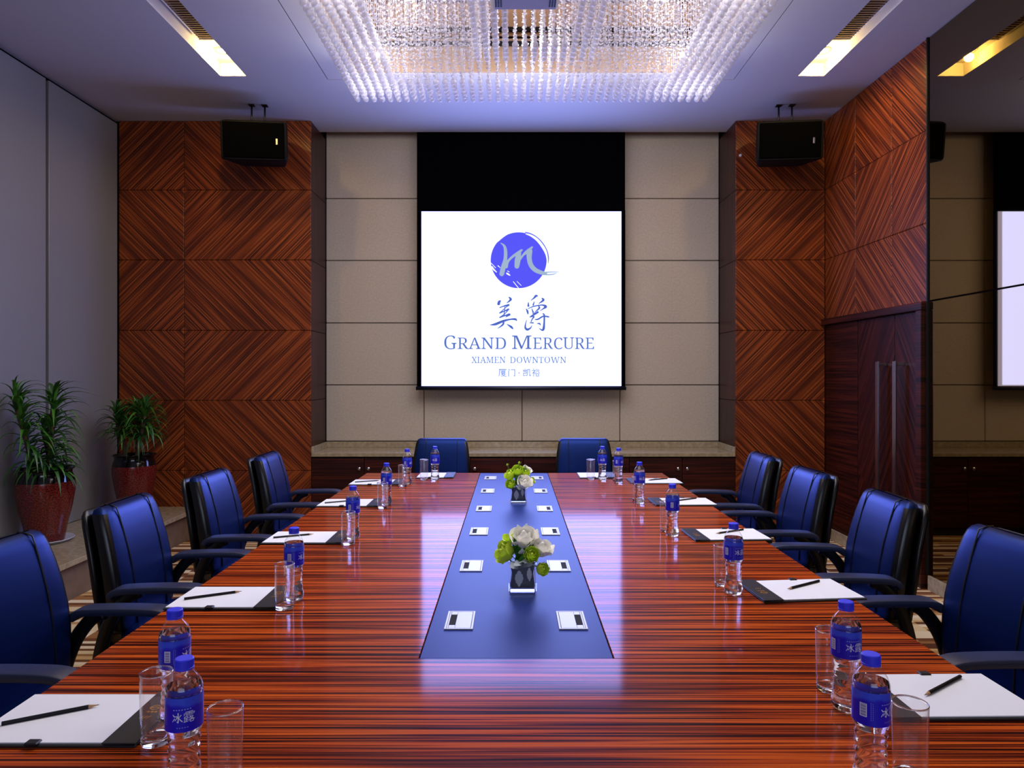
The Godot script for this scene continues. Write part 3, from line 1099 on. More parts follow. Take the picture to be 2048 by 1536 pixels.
# ---------------------------------------------------------------- table
func table() -> void:
	var x0 := -1.08
	var x1 := 1.11
	var s0 := -0.241
	var s1 := 0.261
	var t := thing("conference_table", "long glossy rosewood conference table with dark leather centre strip", "table", P(0.015, 0, 3.0))
	var o := t.position
	var y := TOP - 0.02
	for q in [[x0, x1, 0.85, 1.80], [x0, s0, 1.80, 3.54], [s1, x1, 1.80, 3.54], [x0, s0, 3.54, 5.19], [s1, x1, 3.54, 5.19]]:
		part("tabletop_board", bx(P((q[0] + q[1]) / 2, y, (q[2] + q[3]) / 2) - o, Vector3(q[1] - q[0] - 0.0012, 0.04, q[3] - q[2] - 0.0012), 0.0012, Vector3(1, 0, 0), Vector3(0, 0, 1), Vector2(1.2 - ((q[0] + q[1]) / 2 - o.x) + (rng.randf_range(-0.6, 0.6) if q[1] - q[0] < 1.0 else 0.0), rng.randf() * 2)), M.table, t)
	part("leather_strip", bx(P((s0 + s1) / 2, y - 0.0008, 3.495) - o, Vector3(s1 - s0 - 0.003, 0.04, 3.388), 0.0015), M.inlay, t)
	var b := MB.new()
	b.U = Vector3(1, 0, 0)
	b.V = Vector3(0, 0, 1)
	b.box(P(0.015, 0.66, 3.02) - o, Vector3(1.66, 0.09, 3.8), 0.004)
	part("apron", b.done(), M.table, t)
	for d in [1.6, 3.02, 4.45]:
		part("pedestal", bx(P(0.015, 0.31, d) - o, Vector3(0.95, 0.618, 0.5), 0.008, Vector3(1, 0, 0), Vector3(0, 1, 0)), M.table, t)
	# power sockets let into the strip
	var first: Node3D = null
	var ds := [2.077, 2.668, 3.255, 3.806, 4.386, 4.937]
	for i in 6:
		for s in [-1, 1]:
			var at := P(0.010 + s * 0.165, TOP + 0.0005, ds[i])
			var row: String = ["nearest", "second", "third", "fourth", "fifth", "farthest"][i]
			var lab := "white flip-lid power socket plate, %s of six on the %s edge of the leather strip" % [row, "left" if s < 0 else "right"]
			if first == null:
				first = thing("socket_plate", lab, "socket", at, 0, "socket plates along the leather strip")
				var fr := MB.new()
				for q in [[-0.0385, 0.0, 0.006, 0.15], [0.0385, 0.0, 0.006, 0.15]]:
					fr.box(Vector3(q[0], 0.001, q[1]), Vector3(q[2], 0.003, q[3]), 0.0006)
				for q in [-0.072, 0.072]:
					fr.box(Vector3(0, 0.001, q), Vector3(0.071, 0.003, 0.006), 0.0006)
				part("plate_frame", fr.done(), M.plate, first)
				fr = MB.new()
				fr.box(Vector3(0.0115, 0.0008, 0), Vector3(0.0455, 0.003, 0.135), 0.0006)
				fr.box(Vector3(-0.0325, 0.0008, 0), Vector3(0.0045, 0.003, 0.135), 0.0006)
				for q in [-0.056, 0.056]:
					fr.box(Vector3(-0.0206, 0.0008, q), Vector3(0.018, 0.003, 0.023), 0.0006)
				part("lid", fr.done(), M.plate, first)
				part("brush_slot", bx(Vector3(-0.0206, 0.0002, 0), Vector3(0.0178, 0.001, 0.09)), M.brush, first)
			else:
				dup(first, lab, at, 0.0 if s < 0 else PI)


# ---------------------------------------------------------------- chairs
func make_chair(label: String) -> Node3D:
	var t := thing("leather_chair", label, "chair", Vector3.ZERO, 0, "leather chairs round the conference table")
	var wid := func(y: float) -> float: return 0.40 + 0.075 * sin(clampf((y - 0.40) / 0.56, 0, 1) * PI * 0.86 + 0.25)
	var lean := func(y: float) -> float: return -0.205 - 0.20 * (y - 0.5) + 0.03 * sin((y - 0.45) * 5.0)
	var low := func(y: float) -> float: return 0.455 + (y - 0.455) * 0.968
	# cushion of the back
	var b := MB.new()
	var rings := []
	for s in [[0.455, 0.80, 0.3], [0.460, 0.93, 0.75], [0.48, 1.0, 1.0], [0.55, 1.0, 1.05], [0.62, 1.0, 1.08], [0.70, 1.0, 1.06], [0.78, 1.0, 1.03], [0.86, 1.0, 1.0], [0.92, 1.0, 0.97], [0.945, 0.985, 0.9], [0.960, 0.95, 0.72], [0.968, 0.88, 0.40], [0.970, 0.82, 0.15]]:
		var r := PackedVector3Array()
		for q in srect(wid.call(s[0]) * s[1], 0.075 * s[2], 5.0, 36):
			r.append(Vector3(q.x, low.call(s[0]), lean.call(s[0]) - q.y))
		rings.append(r)
	var band := MB.new()
	b.smooth(0)
	band.smooth(0)
	for i in rings.size() - 1:
		for j in 36:
			var k := (j + 1) % 36
			var mid := (j + 0.5) / 36.0 * TAU          # 0 is the right side, TAU * 0.75 the front
			var front: bool = absf(angle_difference(mid, TAU * 0.75)) < 0.93 or i > 8
			(b if front else band).quad(rings[i][j], rings[i][k], rings[i + 1][k], rings[i + 1][j])
	part("backrest", b.done(), M.leather, t)
	part("side_band", band.done(), M.leather_side, t)
	for sx in [-1, 1]:
		b = MB.new()
		var path := []
		for i in 15:
			var y := 0.47 + 0.49 * i / 14.0
			path.append(Vector3(sx * 0.128, low.call(y), lean.call(y) + 0.0375 * (1.05 if y < 0.8 else 1.0) + 0.0006))
		path.append(Vector3(sx * 0.126, low.call(0.9685), lean.call(0.965) + 0.018))
		path.append(Vector3(sx * 0.125, low.call(0.972), lean.call(0.965) - 0.01))
		b.sweep(path, circle(0.0028, 6), Vector3.RIGHT)
		part("seam", b.done(), M.frame, t)
	# hard shell behind
	b = MB.new()
	rings = []
	for s in [[0.40, 0.70, 0.9], [0.47, 0.96, 1.0], [0.62, 0.99, 1.0], [0.78, 0.985, 1.0], [0.90, 0.97, 1.0], [0.935, 0.93, 0.9], [0.953, 0.86, 0.5], [0.957, 0.80, 0.2]]:
		var r := PackedVector3Array()
		for q in srect(wid.call(s[0]) * s[1], 0.042 * s[2], 4.0, 30):
			r.append(Vector3(q.x, low.call(s[0]), lean.call(s[0]) - 0.062 - q.y))
		rings.append(r)
	b.loft(rings)
	part("back_shell", b.done(), M.leather_side, t)
	# seat
	b = MB.new()
	rings = []
	for s in [[0.385, 0.90], [0.392, 0.97], [0.42, 1.0], [0.452, 1.0], [0.470, 0.965], [0.478, 0.86], [0.480, 0.6]]:
		var r := PackedVector3Array()
		for q in srect(0.47 * s[1], 0.50 * s[1], 5.0, 32):
			r.append(Vector3(q.x, s[0], 0.04 - q.y))
		rings.append(r)
	b.loft(rings)
	part("seat", b.done(), M.leather, t)
	part("seat_frame", bx(Vector3(0, 0.365, 0.03), Vector3(0.42, 0.035, 0.44), 0.006), M.frame, t)
	for sx in [-1.0, 1.0]:
		var x: float = sx * 0.262
		# flat arm strap, bending down at the front
		b = MB.new()
		var path := curve([Vector3(x, 0.628, -0.185), Vector3(x, 0.648, -0.165), Vector3(x, 0.655, -0.10), Vector3(x, 0.657, 0.06), Vector3(x, 0.650, 0.14), Vector3(x, 0.618, 0.205), Vector3(x, 0.560, 0.250), Vector3(x, 0.49, 0.262)], 4)
		b.sweep(path, srect(0.074, 0.026, 8.0, 20), Vector3(0, 0.85, 0.5))
		part("armrest", b.done(), M.arm, t)
		# rear post: from under the strap, sweeping back and down to the rear foot
		b = MB.new()
		path = curve([Vector3(x, 0.645, -0.08), Vector3(x, 0.615, -0.135), Vector3(x, 0.53, -0.195), Vector3(x * 0.985, 0.40, -0.235), Vector3(x * 0.96, 0.2, -0.262), Vector3(x * 0.95, 0.0, -0.30)], 5)
		b.sweep(path, srect(0.036, 0.046, 4.0, 12), Vector3(0, 0.3, 1))
		part("leg", b.done(), M.frame, t)
		b = MB.new()
		path = curve([Vector3(x, 0.50, 0.260), Vector3(x * 0.985, 0.38, 0.250), Vector3(x * 0.96, 0.2, 0.245), Vector3(x * 0.95, 0.0, 0.25)], 4)
		b.sweep(path, srect(0.036, 0.036, 4.0, 12), Vector3(0, 0, 1))
		part("leg", b.done(), M.frame, t)
		b = MB.new()
		b.sweep([Vector3(x * 0.985, 0.375, -0.235), Vector3(x * 0.985, 0.37, 0.25)], srect(0.03, 0.028, 4.0, 10), Vector3.UP)
		b.box(Vector3(sx * 0.235, 0.366, 0.03), Vector3(0.05, 0.02, 0.3), 0.003)
		part("side_rail", b.done(), M.frame, t)
	# broad rear panel that carries the back down to the seat frame
	b = MB.new()
	rings = []
	for s in [[0.10, 0.16, -0.30], [0.25, 0.24, -0.285], [0.36, 0.30, -0.272], [0.46, 0.34, -0.268]]:
		var r := PackedVector3Array()
		for q in srect(s[1], 0.024, 6.0, 16):
			r.append(Vector3(q.x, s[0], s[2] - q.y))
		rings.append(r)
	b.loft(rings)
	part("back_upright", b.done(), M.frame, t)
	return t


func chairs() -> void:
	var c := make_chair("blue-black leather armchair nearest the camera on the table's left side")
	c.position = P(-1.36, 0, 2.19)
	c.rotation.y = PI / 2 - 0.04
	var lab := ["", "second from the camera on the table's left side, before the stone ledge", "third from the camera on the table's left side", "farthest on the table's left side, before the wooden pier"]
	var ds := [2.19, 2.96, 3.79, 4.68]
	for i in range(1, 4):
		dup(c, "blue-black leather armchair %s" % lab[i], P(-1.36, 0, ds[i]), PI / 2 + [0.0, 0.03, 0.0, 0.04][i])
	lab = ["nearest the camera on the table's right side, before the mirror", "second from the camera on the table's right side, before the door", "third from the camera on the table's right side", "farthest on the table's right side, before the wooden pier"]
	ds = [2.28, 3.09, 3.89, 4.65]
	for i in 4:
		dup(c, "blue-black leather armchair %s" % lab[i], P(1.38, 0, ds[i]), -PI / 2 + [0.06, -0.05, 0.02, -0.03][i])
	dup(c, "dark leather armchair facing the camera at the table's far end, left one", P(-0.578, 0, 5.52), 0.02)
	dup(c, "dark leather armchair facing the camera at the table's far end, right one", P(0.582, 0, 5.52), -0.03)


# ---------------------------------------------------------------- place settings
func make_bottle(label: String) -> Node3D:
	var t := thing("water_bottle", label, "bottle", Vector3.ZERO, 0, "water bottles on the table")
	var prof := PackedVector2Array([Vector2(0.012, 0.004), Vector2(0.022, 0.0005), Vector2(0.0275, 0.003), Vector2(0.030, 0.010), Vector2(0.0308, 0.022)])
	for i in 5:      # grips round the waist
		var y := 0.030 + i * 0.0165
		var r := 0.0305 - 0.0038 * sin(PI * (y - 0.02) / 0.1)
		prof.append(Vector2(r, y))
		prof.append(Vector2(r - 0.0022, y + 0.006))
		prof.append(Vector2(r - 0.0022, y + 0.0095))
	for q in [[0.0295, 0.113], [0.0310, 0.118], [0.0310, 0.177], [0.0302, 0.179], [0.0312, 0.182], [0.0302, 0.188], [0.0265, 0.197], [0.0205, 0.206], [0.0150, 0.2125], [0.0135, 0.2155], [0.0135, 0.224]]:
		prof.append(Vector2(q[0], q[1]))
	var b := MB.new()
	b.lathe(prof, 28, Vector3.ZERO, 1.4)
	part("body", b.done(), M.clear, t)
	var wp := PackedVector2Array([Vector2(0, 0.006)])
	for q in prof:
		if q.y < 0.187 and q.x > 0.015:
			wp.append(Vector2(q.x - 0.0009, q.y + 0.001))
	wp.append(Vector2(0.0285, 0.1885))
	wp.append(Vector2(0.0, 0.1885))
	b = MB.new()
	b.lathe(wp, 28, Vector3.ZERO, 1.2)
	part("water", b.done(), M.water, t)
	b = MB.new()
	b.lathe(PackedVector2Array([Vector2(0.0313, 0.1185), Vector2(0.0313, 0.1765)]), 36)
	part("label_wrap", b.done(), M.label, t)
	b = MB.new()
	var cp := PackedVector2Array([Vector2(0.0135, 0.2165), Vector2(0.0162, 0.2165), Vector2(0.0162, 0.2195), Vector2(0.0156, 0.220), Vector2(0.0156, 0.2335), Vector2(0.0143, 0.235), Vector2(0.0, 0.235)])
	b.lathe(cp, 28)
	for i in 36:
		var a := TAU * i / 36
		b.hexa(Vector3(sin(a) * 0.0157, 0.2268, cos(a) * 0.0157), Basis(Vector3.UP, a), Vector3(0.0013, 0.012, 0.0007))
	part("cap", b.done(), M.cap, t)
	b = MB.new()
	b.lathe(PackedVector2Array([Vector2(0.0135, 0.2135), Vector2(0.0165, 0.2138), Vector2(0.0165, 0.2152), Vector2(0.0135, 0.2156)]), 24)
	part("neck_ring", b.done(), M.clear, t)
	return t


func make_glass(label: String) -> Node3D:
	var t := thing("drinking_glass", label, "glass", Vector3.ZERO, 0, "empty tumblers on the table")
	var b := MB.new()
	b.lathe(PackedVector2Array([Vector2(0.0281, 0.0135), Vector2(0.0305, 0.1385), Vector2(0.0300, 0.1400), Vector2(0.0293, 0.1385), Vector2(0.0266, 0.0145)]), 40, Vector3.ZERO, 2.0)
	part("glass_wall", b.done(), M.clear, t)
	b = MB.new()
	b.lathe(PackedVector2Array([Vector2(0.0, 0.0015), Vector2(0.023, 0.0), Vector2(0.0265, 0.0015), Vector2(0.0278, 0.005), Vector2(0.0280, 0.0133), Vector2(0.0265, 0.0142), Vector2(0.018, 0.0128), Vector2(0.0, 0.0120)]), 40, Vector3.ZERO, 0.9)
	part("glass_base", b.done(), M.glass, t)
	b = MB.new()
	b.lathe(PackedVector2Array([Vector2(0.0303, 0.1380), Vector2(0.0309, 0.1395), Vector2(0.0303, 0.1410), Vector2(0.0294, 0.1408), Vector2(0.0291, 0.1394), Vector2(0.0294, 0.1380), Vector2(0.0303, 0.1380)]), 40, Vector3.ZERO, 3.0)
	part("rim", b.done(), M.glass, t)
	return t


func make_pad(label: String, len: float, wid: float) -> Node3D:
	var t := thing("writing_folder", label, "notepad", Vector3.ZERO, 0, "writing folders on the table")
	var h := len / 2
	part("board", bx(Vector3(0, 0.0028, 0), Vector3(len, 0.005, wid), 0.0018), M.folder, t)
	part("paper", bx(Vector3(-0.010, 0.0066, 0), Vector3(len - 0.030, 0.0026, wid - 0.016), 0.0003), M.paper, t)
	var fl := part("flap", bx(Vector3(h - 0.0325, 0.0092, 0), Vector3(0.067, 0.0026, wid + 0.001), 0.0011), M.folder, t)
	part("pen_loop", bx(Vector3(-0.03, 0.0088, wid / 2 - 0.006), Vector3(0.026, 0.005, 0.020), 0.002), M.folder, t)
	var g := MB.new()
	var k := 0.0013
	var ribbon := func(pts: Array, w: float) -> void:
		for i in pts.size() - 1:
			var p := Vector3(h - 0.034 + pts[i].x, 0.0107, pts[i].y)
			var q := Vector3(h - 0.034 + pts[i + 1].x, 0.0107, pts[i + 1].y)
			var n := (q - p).normalized().cross(Vector3.UP) * w
			g.quad(p - n, p + n, q + n, q - n)
	var eye := []
	for i in 13:
		var a := TAU * i / 12
		eye.append(Vector2(0.011 * cos(a), -0.035 + 0.006 * sin(a) * absf(sin(a)) + 0.004 * sin(a)))
	ribbon.call(eye, k)
	ribbon.call([Vector2(-0.009, -0.033), Vector2(0.0, -0.037), Vector2(0.009, -0.034)], k)
	for i in 3:
		ribbon.call([Vector2(-0.010 + i * 0.008, -0.014), Vector2(-0.006 + i * 0.008, -0.020), Vector2(-0.005 + i * 0.008, -0.012), Vector2(-0.002 + i * 0.008, -0.017)], k * 0.8)
	for i in 3:
		ribbon.call([Vector2(-0.010 + i * 0.007, 0.014), Vector2(-0.004 + i * 0.007, 0.002)], k * 0.8)
	part("gold_emblem", g.done(), M.gold, fl)
	# printed rule near the outer edge of the sheet
	return t


func make_pencil(label: String) -> Node3D:    # lies along +x, tip at +x
	var t := thing("pencil", label, "pencil", Vector3.ZERO, 0, "black pencils on the writing folders")
	var b := MB.new()
	b.sweep([Vector3(-0.085, 0, 0), Vector3(0.068, 0, 0)], circle(0.0042, 6), Vector3.UP, [], -1)
	part("barrel", b.done(), M.pencil, t)
	b = MB.new()
	b.sweep([Vector3(0.068, 0, 0), Vector3(0.084, 0, 0)], circle(0.0040, 10), Vector3.UP, [1.0, 0.28])
	part("sharpened_wood", b.done(), M.pencil_wood, t)
	b = MB.new()
	b.sweep([Vector3(0.084, 0, 0), Vector3(0.089, 0, 0)], circle(0.0011, 8), Vector3.UP, [1.0, 0.2])
	part("lead", b.done(), M.pencil, t)
	return t


func settings() -> void:
	# [side, x, distance, yaw of the bottle, name of the place]
	var place := ["nearest place setting", "second place setting from the camera", "third place setting from the camera", "fourth place setting from the camera", "farthest place setting"]
	var bl := [[-0.713, 1.478], [-0.707, 2.265], [-0.709, 3.11], [-0.705, 3.915], [-0.70, 4.65]]
	var br := [[0.729, 1.53], [0.7366, 2.333], [0.723, 3.164], [0.7185, 3.96], [0.714, 4.714]]
	var gl := [[-0.707, 1.389], [-0.712, 2.185], [-0.707, 3.01], [-0.709, 3.82], [-0.715, 4.56]]
	var gr := [[0.733, 1.62], [0.727, 2.42], [0.716, 3.255], [0.72, 4.05], [0.715, 4.80]]
	var pl := [1.477, 2.277, 3.115, 3.955, 4.71]
	var pr := [1.583, 2.357, 3.17, 3.99, 4.765]
	var bottle := make_bottle("blue-labelled water bottle at the table's near left corner, beside a tumbler")
	bottle.position = P(-0.574, TOP, 1.224)
	bottle.rotation.y = 0.40
	var glass := make_glass("empty clear tumbler at the near left corner, right of the foremost bottle")
	glass.position = P(-0.509, TOP, 1.24)
	dup(bottle, "blue-labelled water bottle at the table's near right corner, beside a tumbler", P(0.636, TOP, 1.242), -2.5)
	dup(glass, "empty clear tumbler at the near right corner, right of the foremost bottle", P(0.715, TOP, 1.259))
	for i in 5:
		dup(bottle, "blue-labelled water bottle on the table's left side, %s" % place[i], P(bl[i][0], TOP, bl[i][1]), [0.45, 0.3, 0.22, 0.18, 0.15][i] - 2.1)
		dup(glass, "empty clear tumbler on the table's left side, %s" % place[i], P(gl[i][0], TOP, gl[i][1]))
		dup(bottle, "blue-labelled water bottle on the table's right side, %s" % place[i], P(br[i][0], TOP, br[i][1]), [-3.0, -2.7, -1.9, -2.8, -2.2][i])
		dup(glass, "empty clear tumbler on the table's right side, %s" % place[i], P(gr[i][0], TOP, gr[i][1]))
	dup(bottle, "full blue-labelled water bottle at the table's far end, before the left end chair", P(-0.535, TOP, 4.83), 0.05)
	dup(glass, "empty clear tumbler at the table's far end, before the left end chair", P(-0.614, TOP, 4.86))
	dup(bottle, "full blue-labelled water bottle at the table's far end, before the right end chair", P(0.62, TOP, 4.83), -0.1)
	dup(glass, "empty clear tumbler at the table's far end, before the right end chair", P(0.544, TOP, 4.87))
	var pad: Node3D = null
	var pencil: Node3D = null
	for i in 5:
		for s in [-1, 1]:
			var side: String = "left" if s < 0 else "right"
			var lab := "black writing folder with white paper, table's %s side, %s" % [side, place[i]]
			var lab2 := "black pencil on white paper, table's %s side, %s" % [side, place[i]]
			var at := P(-0.910, TOP + 0.0003, pl[i]) if s < 0 else P(0.965, TOP + 0.0003, pr[i])
			var turn: float = 0.0 if s < 0 else PI + [0.02, 0.09, 0.05, 0.03, 0.02][i]
			if pad == null:
				pad = make_pad(lab, 0.346, 0.223)
				pad.position = at
				pencil = make_pencil(lab2)
			else:
				dup(pad, lab, at, turn)
			var mid := at + Vector3(-0.066, 0.0118, -0.003) if s < 0 else at + Vector3(0.03, 0.0118, -0.034)
			var yaw: float = [0.50, 0.48, 0.42, 0.5, 0.45][i] if s < 0 else PI + [0.60, 0.56, 0.5, 0.55, 0.5][i]
			if i == 0 and s < 0:
				pencil.position = mid
				pencil.rotation.y = yaw
			else:
				dup(pencil, lab2, mid, yaw)
	var far := make_pad("small black writing folder at the table's far end, before the left chair", 0.262, 0.25)
	far.position = P(-0.548, TOP + 0.0003, 5.035)
	dup(far, "small black writing folder at the table's far end, before the right chair", P(0.602, TOP + 0.0003, 5.035), 0.0)


# ---------------------------------------------------------------- flowers
func petal_mesh(r: float, half: float, top: float, flare: float) -> ArrayMesh:   # a patch of a cup round the y axis, facing +z; "top" is how far it climbs from the lower pole
	var b := MB.new()
	var rows := []
	for i in 7:
		var t := i / 6.0
		var row := []
		for j in 7:
			var u := j / 3.0 - 1.0
			var th := lerpf(0.45, top - 0.55 * pow(absf(u), 2.5), t)
			var ph := u * half * (0.30 + 0.70 * sin(minf(1.0, t * 1.3) * PI / 2))
			var out := r * (1.0 + flare * pow(maxf(0.0, (t - 0.55) / 0.45), 2.0) + 0.04 * sin(u * 5.0) * t)
			row.append(Vector3(sin(th) * sin(ph) * out, -cos(th) * r * (1.08 - 0.10 * flare * t * t), sin(th) * cos(ph) * out))
		rows.append(row)
	b.sheet(rows)
	return b.done()


func bloom(t: Node3D, r: float, m: Material, layers: int, per: int, face: Vector3, seed_: int, tight := 0.0) -> void:
	var g := RandomNumberGenerator.new()
	g.seed = seed_
	var up := face.normalized()
	var side := up.cross(Vector3(0.3, 0.2, 0.9)).normalized()
	var base := Basis(side, up, side.cross(up))
	var bud := MB.new()
	bud.ball(Vector3.ZERO, Vector3(r * 0.28, r * 0.55, r * 0.28), 10, 7)
	var o := part("flower_heart", bud.done(), m, t)
	o.basis = base
	for l in layers:
		var f := float(l) / maxf(1.0, layers - 1)
		var rad := r * lerpf(0.36, 1.0, f)
		var mesh := petal_mesh(rad, lerpf(0.95, 0.66, f) * (1.0 - 0.25 * tight), lerpf(2.75, 1.95 + 0.5 * tight, f), lerpf(0.02, 0.34, f) * (1.0 - tight))
		var n: int = per - 2 + l
		for k in n:
			var a := TAU * (k + 0.41 * l + g.randf() * 0.2) / n
			var p := part("petal", mesh, m, t)
			p.basis = base * Basis(Vector3.UP, a) * Basis(Vector3.RIGHT, g.randf_range(-0.05, 0.10) + 0.08 * (k % 2))
			p.position = up * (r * g.randf_range(-0.03, 0.03))


func leaf_mesh(w: float, h: float, droop: float, lobes := 0) -> ArrayMesh:
	var b := MB.new()
	var rows := []
	var n := 12 if lobes else 7
	for i in n:
		var t := i / (n - 1.0)
		var half := w / 2 * sin(PI * clampf(0.05 + t * 0.95, 0, 1))
		if lobes:
			half *= 0.55 + 0.45 * absf(sin(t * PI * lobes))
		var row := []
		for j in 3:
			var u := j - 1.0
			row.append(Vector3(u * half, h * t - droop * h * t * t * 0.3, -droop * h * t * t - absf(u) * half * -0.25))
		rows.append(row)
	b.sheet(rows)
	return b.done()


func stem(t: Node3D, to: Vector3) -> void:     # from the flower down into the vase, in the flower's own frame
	var b := MB.new()
	b.sweep(curve([Vector3.ZERO, to * 0.5 + Vector3(to.x, 0, to.z) * -0.15, to], 4), circle(0.0022, 6), Vector3(0.3, 0.1, 1))
	part("stem", b.done(), M.green, t)


func flower(called: String, label: String, cat: String, at: Vector3, r: float, m: Material, layers: int, per: int, face: Vector3, foot: Vector3, group: String, tight := 0.0) -> void:
	var t := thing(called, label, cat, at, 0, group)
	bloom(t, r, m, layers, per, face, int(absf(at.x * 9173.0 + at.y * 771.0)) + 3, tight)
	stem(t, foot - at)


func leaves(label: String, called: String, at: Vector3, foot: Vector3, list: Array, m: Material, lobes: int, group: String) -> void:
	var t := thing(called, label, "foliage", at, 0, group)
	for q in list:   # [x, y, z, yaw, pitch, width, length]
		var o := part("leaf", leaf_mesh(q[5], q[6], 0.35, lobes), m, t, Vector3(q[0], q[1], q[2]))
		o.basis = Basis(Vector3.UP, q[3]) * Basis(Vector3.RIGHT, q[4])
		var b := MB.new()
		b.sweep([Vector3(q[0], q[1], q[2]), (foot - at) * 0.5 + Vector3(q[0], q[1], q[2]) * 0.25, foot - at], circle(0.0014, 5), Vector3(0.2, 0.1, 1))
		part("stalk", b.done(), M.green, t)


func vase(at: Vector3, label: String) -> void:
	var t := thing("glass_vase", label, "vase", at, 0, "square glass vases on the leather strip")
	var w := 0.095
	var h := 0.098
	var b := MB.new()
	for s in [-1.0, 1.0]:
		b.box(Vector3(s * (w / 2 - 0.002), h / 2 + 0.004, 0), Vector3(0.004, h - 0.008, w), 0.001)
		b.box(Vector3(0, h / 2 + 0.004, s * (w / 2 - 0.002)), Vector3(w - 0.0082, h - 0.008, 0.004), 0.001)
	part("glass_wall", b.done(), M.clear, t)
	part("glass_base", bx(Vector3(0, 0.0078, 0), Vector3(w - 0.009, 0.015, w - 0.009), 0.002), M.glass, t)
	b = MB.new()
	var rings := []
	for y in [0.018, 0.03, 0.06, 0.085, 0.09]:
		var r := PackedVector3Array()
		for q in srect(0.077 + 0.006 * sin(y * 90), 0.077 + 0.005 * cos(y * 70), 5.0, 20):
			r.append(Vector3(q.x, y, -q.y))
		rings.append(r)
	b.loft(rings)
	part("wrapped_leaf", b.done(), M.murk, t)
	for q in [[-0.012, 0.075, 0.0422, 0.0, PI + 0.03, 0.032, 0.055], [0.022, 0.085, 0.0424, 0.1, PI - 0.2, 0.02, 0.045], [0.0424, 0.08, 0.01, PI / 2, PI, 0.022, 0.055]]:
		var o := part("silver_leaf", leaf_mesh(q[5], q[6], 0.02, 5), M.silver, t, Vector3(q[0], q[1], q[2]))
		o.basis = Basis(Vector3.UP, q[3]) * Basis(Vector3.RIGHT, q[4])


